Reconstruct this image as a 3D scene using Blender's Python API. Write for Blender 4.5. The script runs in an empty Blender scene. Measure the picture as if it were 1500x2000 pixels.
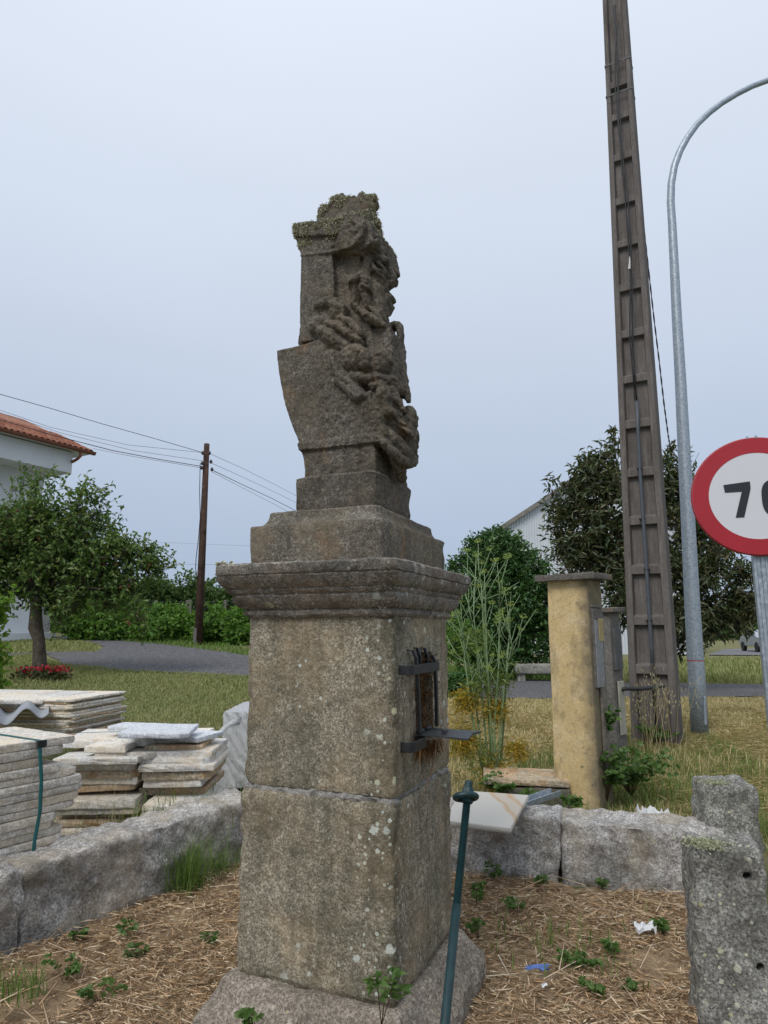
import bpy, bmesh, math, random
import numpy as np
from mathutils import Vector, Matrix, noise

random.seed(7)
RNG = np.random.default_rng(11)
R = math.radians
SC = bpy.context.scene
COL = SC.collection

# ------------------------------------------------------------------ camera
EYE = 1.5
FPX = 1300.0                      # focal length in pixels of a 1500 x 2000 frame
PITCH = math.atan(230 / FPX)
cam_data = bpy.data.cameras.new('camera')
cam_data.sensor_fit = 'VERTICAL'
cam_data.sensor_height = 24.0
cam_data.sensor_width = 18.0
cam_data.lens = 24.0 * FPX / 2000.0
cam_data.clip_start = 0.05
cam_data.clip_end = 3000.0
cam = bpy.data.objects.new('camera', cam_data)
cam.location = (0, 0, EYE)
cam.rotation_euler = (R(90) + PITCH, 0, 0)
COL.objects.link(cam)
SC.camera = cam

# ------------------------------------------------------------------ overcast sky
SUN_EL, SUN_AZ = R(52), R(205)       # high, behind the camera and to its left
world = bpy.data.worlds.new('World')
SC.world = world
world.use_nodes = True
wt = world.node_tree
wt.nodes.clear()
w_out = wt.nodes.new('ShaderNodeOutputWorld')
w_bg = wt.nodes.new('ShaderNodeBackground')
w_bg.inputs['Strength'].default_value = 0.1
w_sky = wt.nodes.new('ShaderNodeTexSky')
w_sky.sky_type = 'NISHITA'
w_sky.sun_disc = False
w_sky.sun_elevation = SUN_EL
w_sky.sun_rotation = SUN_AZ
w_tc = wt.nodes.new('ShaderNodeTexCoord')
w_sep = wt.nodes.new('ShaderNodeSeparateXYZ')
w_ramp = wt.nodes.new('ShaderNodeValToRGB')     # cloud deck, paler towards the zenith
els = w_ramp.color_ramp.elements
els.new(0.5)
els[0].position = 0.0
els[0].color = (0.290, 0.361, 0.480, 1)
els[1].position = 0.74
els[1].color = (0.640, 0.697, 0.790, 1)
els[2].position = 1.0
els[2].color = (0.768, 0.816, 0.886, 1)
w_n = wt.nodes.new('ShaderNodeTexNoise')
w_n.inputs['Scale'].default_value = 1.6
w_n.inputs['Detail'].default_value = 3.0
w_n.inputs['Roughness'].default_value = 0.45
w_map = wt.nodes.new('ShaderNodeMapping')
w_map.inputs['Scale'].default_value = (1, 1, 2.6)
w_nr = wt.nodes.new('ShaderNodeMapRange')
w_nr.inputs['From Min'].default_value = 0.3
w_nr.inputs['From Max'].default_value = 0.7
w_nr.inputs['To Min'].default_value = 0.97
w_nr.inputs['To Max'].default_value = 1.03
w_mul = wt.nodes.new('ShaderNodeVectorMath')
w_mul.operation = 'SCALE'
w_x10 = wt.nodes.new('ShaderNodeVectorMath')
w_x10.operation = 'SCALE'
w_x10.inputs['Scale'].default_value = 10.0
w_mix = wt.nodes.new('ShaderNodeMixRGB')
w_mix.inputs['Fac'].default_value = 0.95
L = wt.links.new
L(w_tc.outputs['Generated'], w_sep.inputs[0])
L(w_sep.outputs['Z'], w_ramp.inputs['Fac'])
L(w_tc.outputs['Generated'], w_map.inputs['Vector'])
L(w_map.outputs[0], w_n.inputs['Vector'])
L(w_n.outputs['Fac'], w_nr.inputs['Value'])
L(w_ramp.outputs['Color'], w_mul.inputs[0])
L(w_nr.outputs[0], w_mul.inputs['Scale'])
L(w_mul.outputs[0], w_x10.inputs[0])
L(w_sky.outputs['Color'], w_mix.inputs['Color1'])
L(w_x10.outputs[0], w_mix.inputs['Color2'])
L(w_mix.outputs[0], w_bg.inputs['Color'])
L(w_bg.outputs[0], w_out.inputs['Surface'])

sun_data = bpy.data.lights.new('sun', 'SUN')
sun_data.energy = 1.5
sun_data.angle = R(25)
sun_data.color = (1.0, 0.96, 0.9)
sun = bpy.data.objects.new('sun', sun_data)
_sd = Vector((-0.50 * math.cos(SUN_EL) * 1.2, -0.80 * math.cos(SUN_EL) * 1.2, math.sin(SUN_EL)))
sun.rotation_euler = _sd.to_track_quat('Z', 'Y').to_euler()
COL.objects.link(sun)
w_sky.sun_rotation = math.atan2(_sd.x, _sd.y)

SC.view_settings.view_transform = 'Standard'
SC.view_settings.look = 'None'
SC.view_settings.exposure = 0.33
SC.view_settings.gamma = 1.0
SC.view_settings.use_curve_mapping = False
SC.render.engine = 'CYCLES'
SC.cycles.max_bounces = 6
SC.cycles.transparent_max_bounces = 6

# ------------------------------------------------------------------ measuring helpers
_c, _s = math.cos(PITCH), math.sin(PITCH)


def ray(px, py):
    x = (px - 750) / FPX
    v = (1000 - py) / FPX
    return np.array([x, _c - _s * v, _s + _c * v])


def at(px, py, Y):
    """world point at distance Y ahead that a measured pixel of the photograph points to"""
    r = ray(px, py)
    p = r * (Y / r[1])
    return Vector((p[0], p[1], p[2] + EYE))


def gz(x, y):
    """height of the terrain"""
    yl = np.interp(y, [-50, 6.4, 9, 12.5, 16, 20, 24, 40, 900], [0, 0, .26, .62, .84, 1.04, 1.18, 1.35, 1.35])
    yr = np.interp(y, [-50, 6.2, 8.2, 12, 20, 900], [0, 0, .12, .12, 0, 0])
    r = np.asarray(x) / np.maximum(np.asarray(y), 1.0)
    w = np.clip((0.1 - r) / 0.3, 0, 1)
    w = w * w * (3 - 2 * w)
    return w * yl + (1 - w) * yr


def gp(px, py):
    """point of the terrain under a measured pixel"""
    r = ray(px, py)
    lo, hi = 0.5, 0.5
    while hi < 400:
        p = r * hi
        if p[2] + EYE < float(gz(p[0], p[1])):
            break
        lo = hi
        hi *= 1.03
    for _ in range(30):
        m = (lo + hi) / 2
        p = r * m
        if p[2] + EYE < float(gz(p[0], p[1])):
            hi = m
        else:
            lo = m
    p = r * hi
    return Vector((p[0], p[1], float(gz(p[0], p[1]))))


def on_ground(x, y, dz=0.0):
    return Vector((x, y, float(gz(x, y)) + dz))


# ------------------------------------------------------------------ object helpers
def link(o, parent=None):
    COL.objects.link(o)
    if parent is not None:
        o.parent = parent
    return o


def tag(o, label=None, cat=None, group=None, kind=None):
    if label:
        o['label'] = label
    if cat:
        o['category'] = cat
    if group:
        o['group'] = group
    if kind or cat:
        o['kind'] = kind or 'thing'
    return o


def mass(o):
    o['kind'] = 'stuff'            # a mass of leaves, blades or petals too small to pick apart
    return o


def empty(name, loc=(0, 0, 0), rotz=0.0):
    o = bpy.data.objects.new(name, None)
    o.empty_display_size = 0.1
    o.location = loc
    o.rotation_euler = (0, 0, rotz)
    COL.objects.link(o)
    return o


def mesh_np(name, v, f, smooth=False):
    """mesh from an (n,3) array and either an (m,k) array or a list of faces"""
    me = bpy.data.meshes.new(name)
    v = np.asarray(v, dtype=np.float32).reshape(-1, 3)
    if isinstance(f, np.ndarray):
        m, k = f.shape
        me.vertices.add(len(v))
        me.vertices.foreach_set('co', v.ravel())
        me.loops.add(m * k)
        me.loops.foreach_set('vertex_index', f.astype(np.int32).ravel())
        me.polygons.add(m)
        me.polygons.foreach_set('loop_start', np.arange(0, m * k, k, dtype=np.int32))
        me.polygons.foreach_set('loop_total', np.full(m, k, dtype=np.int32))
        me.update(calc_edges=True)
        me.validate()
    else:
        me.from_pydata([tuple(map(float, q)) for q in v], [], [list(map(int, q)) for q in f])
        me.update()
    if smooth:
        me.polygons.foreach_set('use_smooth', np.ones(len(me.polygons), dtype=bool))
    return me


def obj(name, me, mat, parent=None, smooth=None):
    if smooth is not None:
        me.polygons.foreach_set('use_smooth', np.full(len(me.polygons), smooth, dtype=bool))
    if mat is not None and not me.materials:
        me.materials.append(mat)
    return link(bpy.data.objects.new(name, me), parent)


class MB:
    """collects shapes that make one mesh"""

    def __init__(self):
        self.v, self.f = [], []

    def add(self, v, f):
        n = len(self.v)
        self.v.extend([tuple(q) for q in v])
        self.f.extend([[i + n for i in q] for q in f])
        return self

    def box(self, c, s, rot=None):
        hx, hy, hz = s[0] / 2, s[1] / 2, s[2] / 2
        v = [Vector((x, y, z)) for x in (-hx, hx) for y in (-hy, hy) for z in (-hz, hz)]
        if rot is not None:
            v = [rot @ q for q in v]
        c = Vector(c)
        return self.add([q + c for q in v], [(0, 1, 3, 2), (4, 6, 7, 5), (0, 4, 5, 1), (2, 3, 7, 6), (0, 2, 6, 4), (1, 5, 7, 3)])

    def hexa(self, p):
        """eight corners: four of the bottom in order, four of the top in the same order"""
        return self.add(p, [(3, 2, 1, 0), (4, 5, 6, 7), (0, 1, 5, 4), (1, 2, 6, 5), (2, 3, 7, 6), (3, 0, 4, 7)])

    def tube(self, pts, r, n=8, caps=True):
        pts = [Vector(p) for p in pts]
        rs = r if isinstance(r, (list, tuple)) else [r] * len(pts)
        rings = []
        up = Vector((0.123, 0.31, 1)).normalized()
        for i, p in enumerate(pts):
            t = (pts[min(i + 1, len(pts) - 1)] - pts[max(i - 1, 0)])
            if t.length < 1e-9:
                t = Vector((0, 0, 1))
            t.normalize()
            s = t.cross(up)
            if s.length < 1e-3:
                s = t.cross(Vector((1, 0, 0)))
            s.normalize()
            u = s.cross(t)
            rings.append([p + (s * math.cos(2 * math.pi * k / n) + u * math.sin(2 * math.pi * k / n)) * rs[i] for k in range(n)])
        v = [q for ring in rings for q in ring]
        f = []
        for i in range(len(rings) - 1):
            for k in range(n):
                a, b = i * n + k, i * n + (k + 1) % n
                f.append((a, b, b + n, a + n))
        if caps:
            f.append(tuple(range(n))[::-1])
            f.append(tuple(range((len(rings) - 1) * n, len(rings) * n)))
        return self.add(v, f)

    def ribbon(self, pts, side, w, t=0.002):
        """a flat strip with thickness; side is its width direction"""
        side = Vector(side).normalized()
        pts = [Vector(p) for p in pts]
        v, f = [], []
        for i, p in enumerate(pts):
            d = pts[min(i + 1, len(pts) - 1)] - pts[max(i - 1, 0)]
            n = d.cross(side).normalized() * t / 2
            v += [p - side * w / 2 - n, p + side * w / 2 - n, p + side * w / 2 + n, p - side * w / 2 + n]
        for i in range(len(pts) - 1):
            for k in range(4):
                a, b = i * 4 + k, i * 4 + (k + 1) % 4
                f.append((a, b, b + 4, a + 4))
        f.append((3, 2, 1, 0))
        e = (len(pts) - 1) * 4
        f.append((e, e + 1, e + 2, e + 3))
        return self.add(v, f)

    def mesh(self, name='m', smooth=False):
        me = mesh_np(name, np.array([tuple(q) for q in self.v]), self.f, smooth)
        bm = bmesh.new()
        bm.from_mesh(me)
        bmesh.ops.recalc_face_normals(bm, faces=bm.faces)
        bm.to_mesh(me)
        bm.free()
        return me

    def build(self, name, mat, parent=None, smooth=False, bevel=0.0, shade_angle=None):
        o = obj(name, self.mesh(name, smooth), mat, parent)
        if bevel:
            b = o.modifiers.new('bevel', 'BEVEL')
            b.width = bevel
            b.segments = 2
            b.limit_method = 'ANGLE'
        return o


def fbm(p, sc, oct=3, seed=0.0):
    q = Vector((p[0] * sc + seed, p[1] * sc - seed * .7, p[2] * sc + seed * 1.3))
    s, a = 0.0, 1.0
    for _ in range(oct):
        s += a * noise.noise(q)
        q = q * 2.03
        a *= 0.5
    return s


def block(h, r, cell=0.03, amp=0.004, sc=12.0, warp=None, seed=0.0, amp2=0.0, sc2=3.0):
    """a stone block: rounded box of half sizes h centred on the origin, with chipped and uneven faces"""
    ax = []
    for k in range(3):
        n = max(2, int(round(2 * (h[k] - r) / cell)))
        inner = np.linspace(-(h[k] - r), h[k] - r, n + 1)
        ax.append(np.concatenate([[-h[k], -h[k] + r * .35], inner, [h[k] - r * .35, h[k]]]))
    nx, ny, nz = [len(a) for a in ax]
    idx, v, f = {}, [], []

    def vid(i, j, k):
        key = (i, j, k)
        if key not in idx:
            idx[key] = len(v)
            p = Vector((ax[0][i], ax[1][j], ax[2][k]))
            q = Vector([max(-(h[m] - r), min(h[m] - r, p[m])) for m in range(3)])
            d = p - q
            nrm = d.normalized()
            p = q + nrm * r
            g = fbm(p, sc, 3, seed) * amp
            if amp2:
                g += fbm(p, sc2, 2, seed + 5) * amp2
            p = p + nrm * g
            v.append(warp(p) if warp else p)
        return idx[key]
    for (n1, n2, fn) in ((nx, ny, lambda a, b, e: (a, b, e * (nz - 1))), (ny, nz, lambda a, b, e: (e * (nx - 1), a, b)), (nz, nx, lambda a, b, e: (b, e * (ny - 1), a))):
        for e in (0, 1):
            for a in range(n1 - 1):
                for b in range(n2 - 1):
                    q = [vid(*fn(a, b, e)), vid(*fn(a + 1, b, e)), vid(*fn(a + 1, b + 1, e)), vid(*fn(a, b + 1, e))]
                    f.append(q if e else q[::-1])
    return mesh_np('block', np.array([tuple(q) for q in v]), np.array(f), True)


def slab_mesh(outline, th, seed=0, step=0.05, jag=0.006, inset=0.004):
    """a slab of cut stone with broken edges: outline in x, y; top at z=0, thickness down"""
    rnd = random.Random(seed)
    pts = []
    m = len(outline)
    for i in range(m):
        a, b = Vector(outline[i]), Vector(outline[(i + 1) % m])
        n = max(1, int((b - a).length / step))
        for k in range(n):
            pts.append(a.lerp(b, k / n))
    c = sum(pts, Vector((0, 0))) / len(pts)
    rings = []
    for zz, ins in ((0, inset), (-.18 * th, 0), (-.55 * th, -.001), (-.86 * th, .002), (-th, inset * 1.4)):
        ring = []
        for i, p in enumerate(pts):
            d = (p - c).normalized()
            j = jag * (noise.noise(Vector((p.x * 9, p.y * 9, zz * 25 + seed))) + .6 * noise.noise(Vector((p.x * 31, p.y * 31, zz * 60 + seed))))
            q = p - d * (ins - j)
            dz = .0025 * noise.noise(Vector((p.x * 14, p.y * 14, seed * 3.1)))
            ring.append((q.x, q.y, zz + dz))
        rings.append(ring)
    n = len(pts)
    v = [q for ring in rings for q in ring]
    f = [list(range(n))]
    for i in range(len(rings) - 1):
        for k in range(n):
            a, b = i * n + k, i * n + (k + 1) % n
            f.append([a, a + n, b + n, b])
    f.append(list(range((len(rings) - 1) * n, len(rings) * n))[::-1])
    return mesh_np('slab', np.array(v), f)

# ------------------------------------------------------------------ materials
class Mat:
    def __init__(self, name, rough=0.85, metal=0.0, spec=0.3):
        self.m = bpy.data.materials.new(name)
        self.m.use_nodes = True
        self.t = self.m.node_tree
        self.t.nodes.clear()
        self.out = self.t.nodes.new('ShaderNodeOutputMaterial')
        self.b = self.t.nodes.new('ShaderNodeBsdfPrincipled')
        self.b.inputs['Roughness'].default_value = rough
        self.b.inputs['Metallic'].default_value = metal
        self.b.inputs['Specular IOR Level'].default_value = spec
        self.t.links.new(self.b.outputs[0], self.out.inputs['Surface'])
        self.tc = self.t.nodes.new('ShaderNodeTexCoord')
        self.vec = self.tc.outputs['Object']

    def n(self, t):
        return self.t.nodes.new('ShaderNode' + t)

    def l(self, a, b):
        self.t.links.new(a, b)

    def shift(self):
        """each object gets its own piece of the pattern"""
        oi = self.n('ObjectInfo')
        mul = self.n('VectorMath')
        mul.operation = 'MULTIPLY_ADD'
        mul.inputs[1].default_value = (37.0, 37.0, 37.0)
        comb = self.n('CombineXYZ')
        for k in range(3):
            self.l(oi.outputs['Random'], comb.inputs[k])
        self.l(comb.outputs[0], mul.inputs[0])
        self.l(self.tc.outputs['Object'], mul.inputs[2])
        self.vec = mul.outputs[0]
        return oi.outputs['Random']

    def scaled(self, s):
        mp = self.n('Mapping')
        mp.inputs['Scale'].default_value = s
        self.l(self.vec, mp.inputs['Vector'])
        return mp.outputs[0]

    def noise(self, scale, detail=4, rough=.55, vec=None, dist=0.0):
        t = self.n('TexNoise')
        t.inputs['Scale'].default_value = scale
        t.inputs['Detail'].default_value = detail
        t.inputs['Roughness'].default_value = rough
        t.inputs['Distortion'].default_value = dist
        self.l(vec or self.vec, t.inputs['Vector'])
        return t.outputs['Fac']

    def voro(self, scale, feature='F1', out='Distance', rand=1.0, vec=None):
        t = self.n('TexVoronoi')
        t.feature = feature
        t.inputs['Scale'].default_value = scale
        t.inputs['Randomness'].default_value = rand
        self.l(vec or self.vec, t.inputs['Vector'])
        return t.outputs[out]

    def ramp(self, fac, stops, interp='LINEAR'):
        t = self.n('ValToRGB')
        t.color_ramp.interpolation = interp
        e = t.color_ramp.elements
        while len(e) < len(stops):
            e.new(0.5)
        for k, (p, c) in enumerate(stops):
            e[k].position = p
            c = (c, c, c) if isinstance(c, (int, float)) else c
            e[k].color = (*c, 1)
        self.l(fac, t.inputs['Fac'])
        return t.outputs['Color']

    def mix(self, fac, a, b, mode='MIX'):
        t = self.n('MixRGB')
        t.blend_type = mode
        for s, q in ((0, fac), (1, a), (2, b)):
            if isinstance(q, (int, float)):
                t.inputs[s].default_value = q if s == 0 else (q, q, q, 1)
            elif isinstance(q, tuple):
                t.inputs[s].default_value = (*q, 1)
            else:
                self.l(q, t.inputs[s])
        return t.outputs[0]

    def math(self, op, a, b=0.0):
        t = self.n('Math')
        t.operation = op
        for s, q in ((0, a), (1, b)):
            if isinstance(q, (int, float)):
                t.inputs[s].default_value = q
            else:
                self.l(q, t.inputs[s])
        return t.outputs[0]

    def color(self, c):
        if isinstance(c, tuple):
            self.b.inputs['Base Color'].default_value = (*c, 1)
        else:
            self.l(c, self.b.inputs['Base Color'])
        return self

    def bump(self, h, strength=.5, dist=.01, prev=None):
        t = self.n('Bump')
        t.inputs['Strength'].default_value = strength
        t.inputs['Distance'].default_value = dist
        self.l(h, t.inputs['Height'])
        if prev is not None:
            self.l(prev, t.inputs['Normal'])
        self.l(t.outputs[0], self.b.inputs['Normal'])
        return t.outputs[0]

    def island(self):
        return self.n('NewGeometry').outputs['Random Per Island']


def granite(name, lo, mid, hi, grain=260.0, stain=(.05, .045, .035), stain_amt=.55, lichen=.0, warm=None, lichen_col=(.50, .50, .44), ochre=0.0, per_obj=0.0, bump=.45, dscale=1.0, edge=None, streak=0.0, moss=0.0):
    """speckled stone with algae patches, crusts of lichen and, if asked, streaks, moss and rust"""
    m = Mat(name, .92, 0, .15)
    rnd = m.shift()
    g1 = m.noise(grain, 3, .75)
    g2 = m.voro(grain * .8)
    base = m.ramp(g1, [(.34, lo), (.5, mid), (.66, hi)])
    base = m.mix(m.ramp(g2, [(.10, .8), (.36, 0.0)]), base, tuple(x * .32 for x in lo))
    base = m.mix(m.ramp(m.noise(grain * .33, 2, .5), [(.38, .5), (.55, 0.0)]), base, tuple(x * .8 for x in lo))
    if warm:
        base = m.mix(m.ramp(m.noise(3.2 * dscale, 4, .6), [(.45, 0.0), (.62, .75)]), base, m.mix(.55, base, warm))
    if ochre:
        base = m.mix(m.ramp(m.noise(5.0 * dscale, 5, .65), [(.58, 0.0), (.7, ochre)]), base, (.42, .22, .08))
    s = m.ramp(m.noise(4.2 * dscale, 7, .72), [(.42, 0.0), (.68, stain_amt)])
    base = m.mix(s, base, m.mix(.22, stain, base))
    base = m.mix(m.ramp(m.noise(19 * dscale, 5, .75), [(.48, 0.0), (.72, stain_amt * .75)]), base, m.mix(.3, stain, base))
    if streak:
        k = m.ramp(m.noise(9, 5, .6, m.scaled((1.6, 1.6, .12))), [(.47, 0.0), (.66, streak)])
        base = m.mix(k, base, m.mix(.3, stain, base))
    if moss:
        k = m.ramp(m.noise(3.4 * dscale, 6, .7), [(.52, 0.0), (.64, moss)])
        base = m.mix(k, base, m.mix(.35, (.085, .068, .028), base))
    if lichen:
        w = m.math('MULTIPLY', m.math('SUBTRACT', m.noise(55, 4, .7), .5), .55)
        zone = m.noise(4.5 * dscale, 4, .6)
        if edge:
            sp = m.n('SeparateXYZ')
            m.l(m.tc.outputs['Object'], sp.inputs[0])
            dx = m.math('ABSOLUTE', m.math('SUBTRACT', sp.outputs['X'], edge[0]))
            dy = m.math('ABSOLUTE', m.math('SUBTRACT', sp.outputs['Y'], edge[1]))
            near = m.math('MAXIMUM', m.math('SUBTRACT', .34, m.math('MULTIPLY', m.math('ADD', dx, dy), 2.4)), -.1)
            zone = m.math('ADD', zone, near)
            dark = m.ramp(m.math('ADD', m.math('MULTIPLY', near, .9), m.noise(8, 5, .7)), [(.60, 0.0), (.80, .75)])
            base = m.mix(dark, base, m.mix(.25, tuple(x * .7 for x in stain), base))
        zmask = m.ramp(zone, [(.52 - .10 * lichen, 0.0), (.62 - .10 * lichen, 1.0)])
        for sc_v, lo_r, hi_r in ((17.0, .02, .30), (42.0, .02, .34)):
            t = m.n('TexVoronoi')
            t.inputs['Scale'].default_value = sc_v
            m.l(m.vec, t.inputs['Vector'])
            sepc = m.n('SeparateColor')
            m.l(t.outputs['Color'], sepc.inputs[0])
            rad = m.math('MULTIPLY', m.math('POWER', sepc.outputs[0], 2.2), hi_r)
            d = m.math('SUBTRACT', m.math('ADD', t.outputs['Distance'], m.math('MULTIPLY', w, .7)), rad)
            spot = m.ramp(d, [(.0, 1.0), (.05, 0.0)])
            lc = m.ramp(sepc.outputs[1], [(.0, tuple(x * .55 for x in lichen_col)), (.6, lichen_col), (1.0, (lichen_col[0] * .8, lichen_col[1] * .75, lichen_col[2] * .45))])
            base = m.mix(m.math('MULTIPLY', m.math('MULTIPLY', spot, zmask), min(1.0, lichen) * .85), base, lc)
    if per_obj:
        f = m.ramp(rnd, [(0.0, 1.0 - per_obj), (1.0, 1.0 + per_obj * .6)])
        base = m.mix(1.0, base, f, 'MULTIPLY')
    m.color(base)
    nb = m.bump(m.noise(grain * .8, 4, .8), bump, .005)
    m.bump(m.noise(34 * dscale, 6, .7), bump * .9, .016, nb)
    return m.m


def leaf_mat(name, cols, trans=.3, rough=.5, spec=.3, back=1.25, patch=None):
    m = Mat(name, rough, 0, spec)
    r = m.island()
    n = len(cols)
    c = m.ramp(r, [(i / max(1, n - 1), q) for i, q in enumerate(cols)])
    if patch:
        k = m.ramp(m.noise(.9, 4, .65), [(.42, 0.0), (.62, .65)])
        c = m.mix(k, c, m.mix(.65, c, patch))
    m.color(c)
    tr = m.n('BsdfTranslucent')
    cc = m.mix(1.0, c, (back * 1.1, back * 1.15, back * .6), 'MULTIPLY')
    m.l(cc, tr.inputs['Color'])
    mx = m.n('MixShader')
    mx.inputs[0].default_value = trans
    m.l(m.b.outputs[0], mx.inputs[1])
    m.l(tr.outputs[0], mx.inputs[2])
    m.l(mx.outputs[0], m.out.inputs['Surface'])
    return m.m


def plain(name, col, rough=.6, metal=0.0, spec=.4, var=.25, sc=8.0, bump=0.0, bsc=60.0):
    m = Mat(name, rough, metal, spec)
    m.shift()
    f = m.ramp(m.noise(sc, 5, .6), [(.3, 1 - var), (.7, 1 + var * .5)])
    m.color(m.mix(1.0, col, f, 'MULTIPLY'))
    if bump:
        m.bump(m.noise(bsc, 4, .6), bump, .004)
    return m.m


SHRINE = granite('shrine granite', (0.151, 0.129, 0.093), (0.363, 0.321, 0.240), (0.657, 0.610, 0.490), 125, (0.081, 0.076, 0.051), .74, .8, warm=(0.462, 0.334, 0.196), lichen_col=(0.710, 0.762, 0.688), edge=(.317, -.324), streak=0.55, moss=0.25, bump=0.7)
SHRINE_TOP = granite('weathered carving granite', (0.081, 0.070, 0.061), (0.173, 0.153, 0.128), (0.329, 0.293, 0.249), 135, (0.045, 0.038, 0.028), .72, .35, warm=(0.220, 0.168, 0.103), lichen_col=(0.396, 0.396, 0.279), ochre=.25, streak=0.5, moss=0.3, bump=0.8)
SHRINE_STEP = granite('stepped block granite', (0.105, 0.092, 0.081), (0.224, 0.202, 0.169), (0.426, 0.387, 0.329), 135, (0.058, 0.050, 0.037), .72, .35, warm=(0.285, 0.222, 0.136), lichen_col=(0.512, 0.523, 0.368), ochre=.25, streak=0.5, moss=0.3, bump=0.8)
SHRINE_CORNICE = granite('cornice granite', (0.132, 0.118, 0.104), (0.290, 0.266, 0.232), (0.542, 0.513, 0.463), 125, (0.063, 0.059, 0.052), .9, .6, warm=(0.318, 0.242, 0.183), lichen_col=(0.748, 0.805, 0.731), streak=0.4, bump=0.7)
BASE_STONE = granite('footing granite', (0.159, 0.128, 0.104), (0.343, 0.295, 0.237), (0.555, 0.501, 0.426), 120, (0.079, 0.070, 0.055), .55, .8, lichen_col=(0.634, 0.602, 0.512), bump=0.8)
WALL_STONE = granite('kerb granite', (0.241, 0.227, 0.213), (0.626, 0.595, 0.557), (0.850, 0.850, 0.850), 80, (0.132, 0.119, 0.101), .82, .5, warm=(0.585, 0.465, 0.301), lichen_col=(0.850, 0.850, 0.850), bump=1.0, moss=0.55)
POST_STONE = granite('gate post granite', (0.147, 0.144, 0.125), (0.361, 0.354, 0.321), (0.704, 0.690, 0.635), 90, (0.059, 0.057, 0.048), .75, .7, lichen_col=(0.850, 0.850, 0.663), bump=1.0, moss=0.2)
SLAB_GREY = granite('grey slab granite', (0.412, 0.384, 0.339), (0.822, 0.776, 0.687), (0.850, 0.850, 0.850), 110, (0.412, 0.353, 0.270), .35, 0, warm=(0.850, 0.666, 0.426), ochre=.1, per_obj=.22, bump=0.5)
SLAB_TAN = granite('tan slab granite', (0.544, 0.493, 0.427), (0.825, 0.850, 0.850), (0.825, 0.850, 0.850), 110, (0.454, 0.366, 0.270), .32, 0, warm=(0.825, 0.636, 0.404), ochre=.5, per_obj=.16, bump=0.5)
SLAB_WHITE = granite('pale grey slab granite', (0.468, 0.494, 0.533), (0.702, 0.734, 0.780), (0.850, 0.850, 0.850), 110, (0.390, 0.390, 0.390), .15, 0, per_obj=.05, bump=0.5)
SLAB_RUST = granite('rust edged slab granite', (0.290, 0.225, 0.156), (0.642, 0.533, 0.390), (0.850, 0.850, 0.693), 110, (0.207, 0.149, 0.089), .6, 0, warm=(0.745, 0.405, 0.179), ochre=.9, per_obj=.25, bump=0.5)
LICHEN = leaf_mat('leafy lichen', [(.30, .29, .20), (.50, .49, .35), (.62, .61, .45), (.20, .17, .12), (.55, .53, .38)], .03, .95, .08)
MORTAR = granite('lime mortar', (.22, .21, .19), (.36, .345, .32), (.52, .50, .47), 200, (.10, .09, .075), .35, .3, bump=.8)
IRON = plain('black painted iron', (.026, .028, .031), .5, .3, .5, .5, 30, .5, 90)
IRON_SHELF = plain('dark iron plate', (.055, .060, .066), .5, .45, .5, .4, 14, .2, 60)
DEBRIS = leaf_mat('dry needles', [(.16, .075, .03), (.26, .13, .055), (.11, .065, .035), (.30, .20, .10)], .1, .9, .1)
STRAW = leaf_mat('dry straw', [(0.277, 0.185, 0.118), (0.637, 0.467, 0.307), (0.471, 0.323, 0.206), (0.807, 0.660, 0.484), (0.373, 0.261, 0.168), (0.166, 0.110, 0.073), (0.694, 0.467, 0.278), (0.807, 0.742, 0.586)], .12, .85, .15)
GRASS_G = leaf_mat('green grass', [(0.090, 0.158, 0.038), (0.150, 0.232, 0.057), (0.112, 0.180, 0.045), (0.210, 0.270, 0.090)], .3, .6, .2)
GRASS_D = leaf_mat('dry lawn grass', [(0.209, 0.236, 0.089), (0.311, 0.306, 0.137), (0.163, 0.236, 0.072), (0.396, 0.359, 0.189), (0.140, 0.210, 0.060)], .2, .7, .15, patch=(0.246, 0.250, 0.114))
GRASS_Y = leaf_mat('straw coloured grass', [(0.562, 0.438, 0.253), (0.412, 0.339, 0.169), (0.675, 0.536, 0.337), (0.281, 0.286, 0.112), (0.507, 0.357, 0.187)], .2, .75, .15, patch=(0.370, 0.325, 0.168))
BRAMBLE = leaf_mat('bramble leaf', [(0.061, 0.127, 0.031), (0.094, 0.171, 0.044), (0.133, 0.211, 0.061)], .3, .5, .35)
STEM_BROWN = plain('brown stem', (.13, .085, .05), .8, 0, .2)
GREEN_STEM = plain('green stem', (.10, .15, .06), .6, 0, .3)

# ------------------------------------------------------------------ ground, lane, straw bed
def sheet(name, xs, ys, mat, dz=0.0, bump=None, mask=None):
    X, Y = np.meshgrid(xs, ys)
    Z = gz(X, Y) + dz
    if bump:
        Z = Z + np.vectorize(bump)(X, Y)
    nx, ny = len(xs), len(ys)
    v = np.stack([X, Y, Z], -1).reshape(-1, 3)
    i = (np.arange(ny - 1)[:, None] * nx + np.arange(nx - 1)[None]).reshape(-1)
    f = np.stack([i, i + 1, i + 1 + nx, i + nx], -1)
    if mask is not None:
        cx = v[f].mean(1)
        f = f[mask(cx[:, 0], cx[:, 1])]
    return obj(name, mesh_np(name, v, f, True), mat)


def poly_sheet(name, pix, mat, dz, step=0.5):
    """a sheet laid on the terrain inside a measured outline"""
    pts = [gp(*q) if len(q) == 2 else on_ground(q[0], q[1]) for q in pix]
    return poly_world(name, [(p.x, p.y) for p in pts], mat, dz, step)


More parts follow.
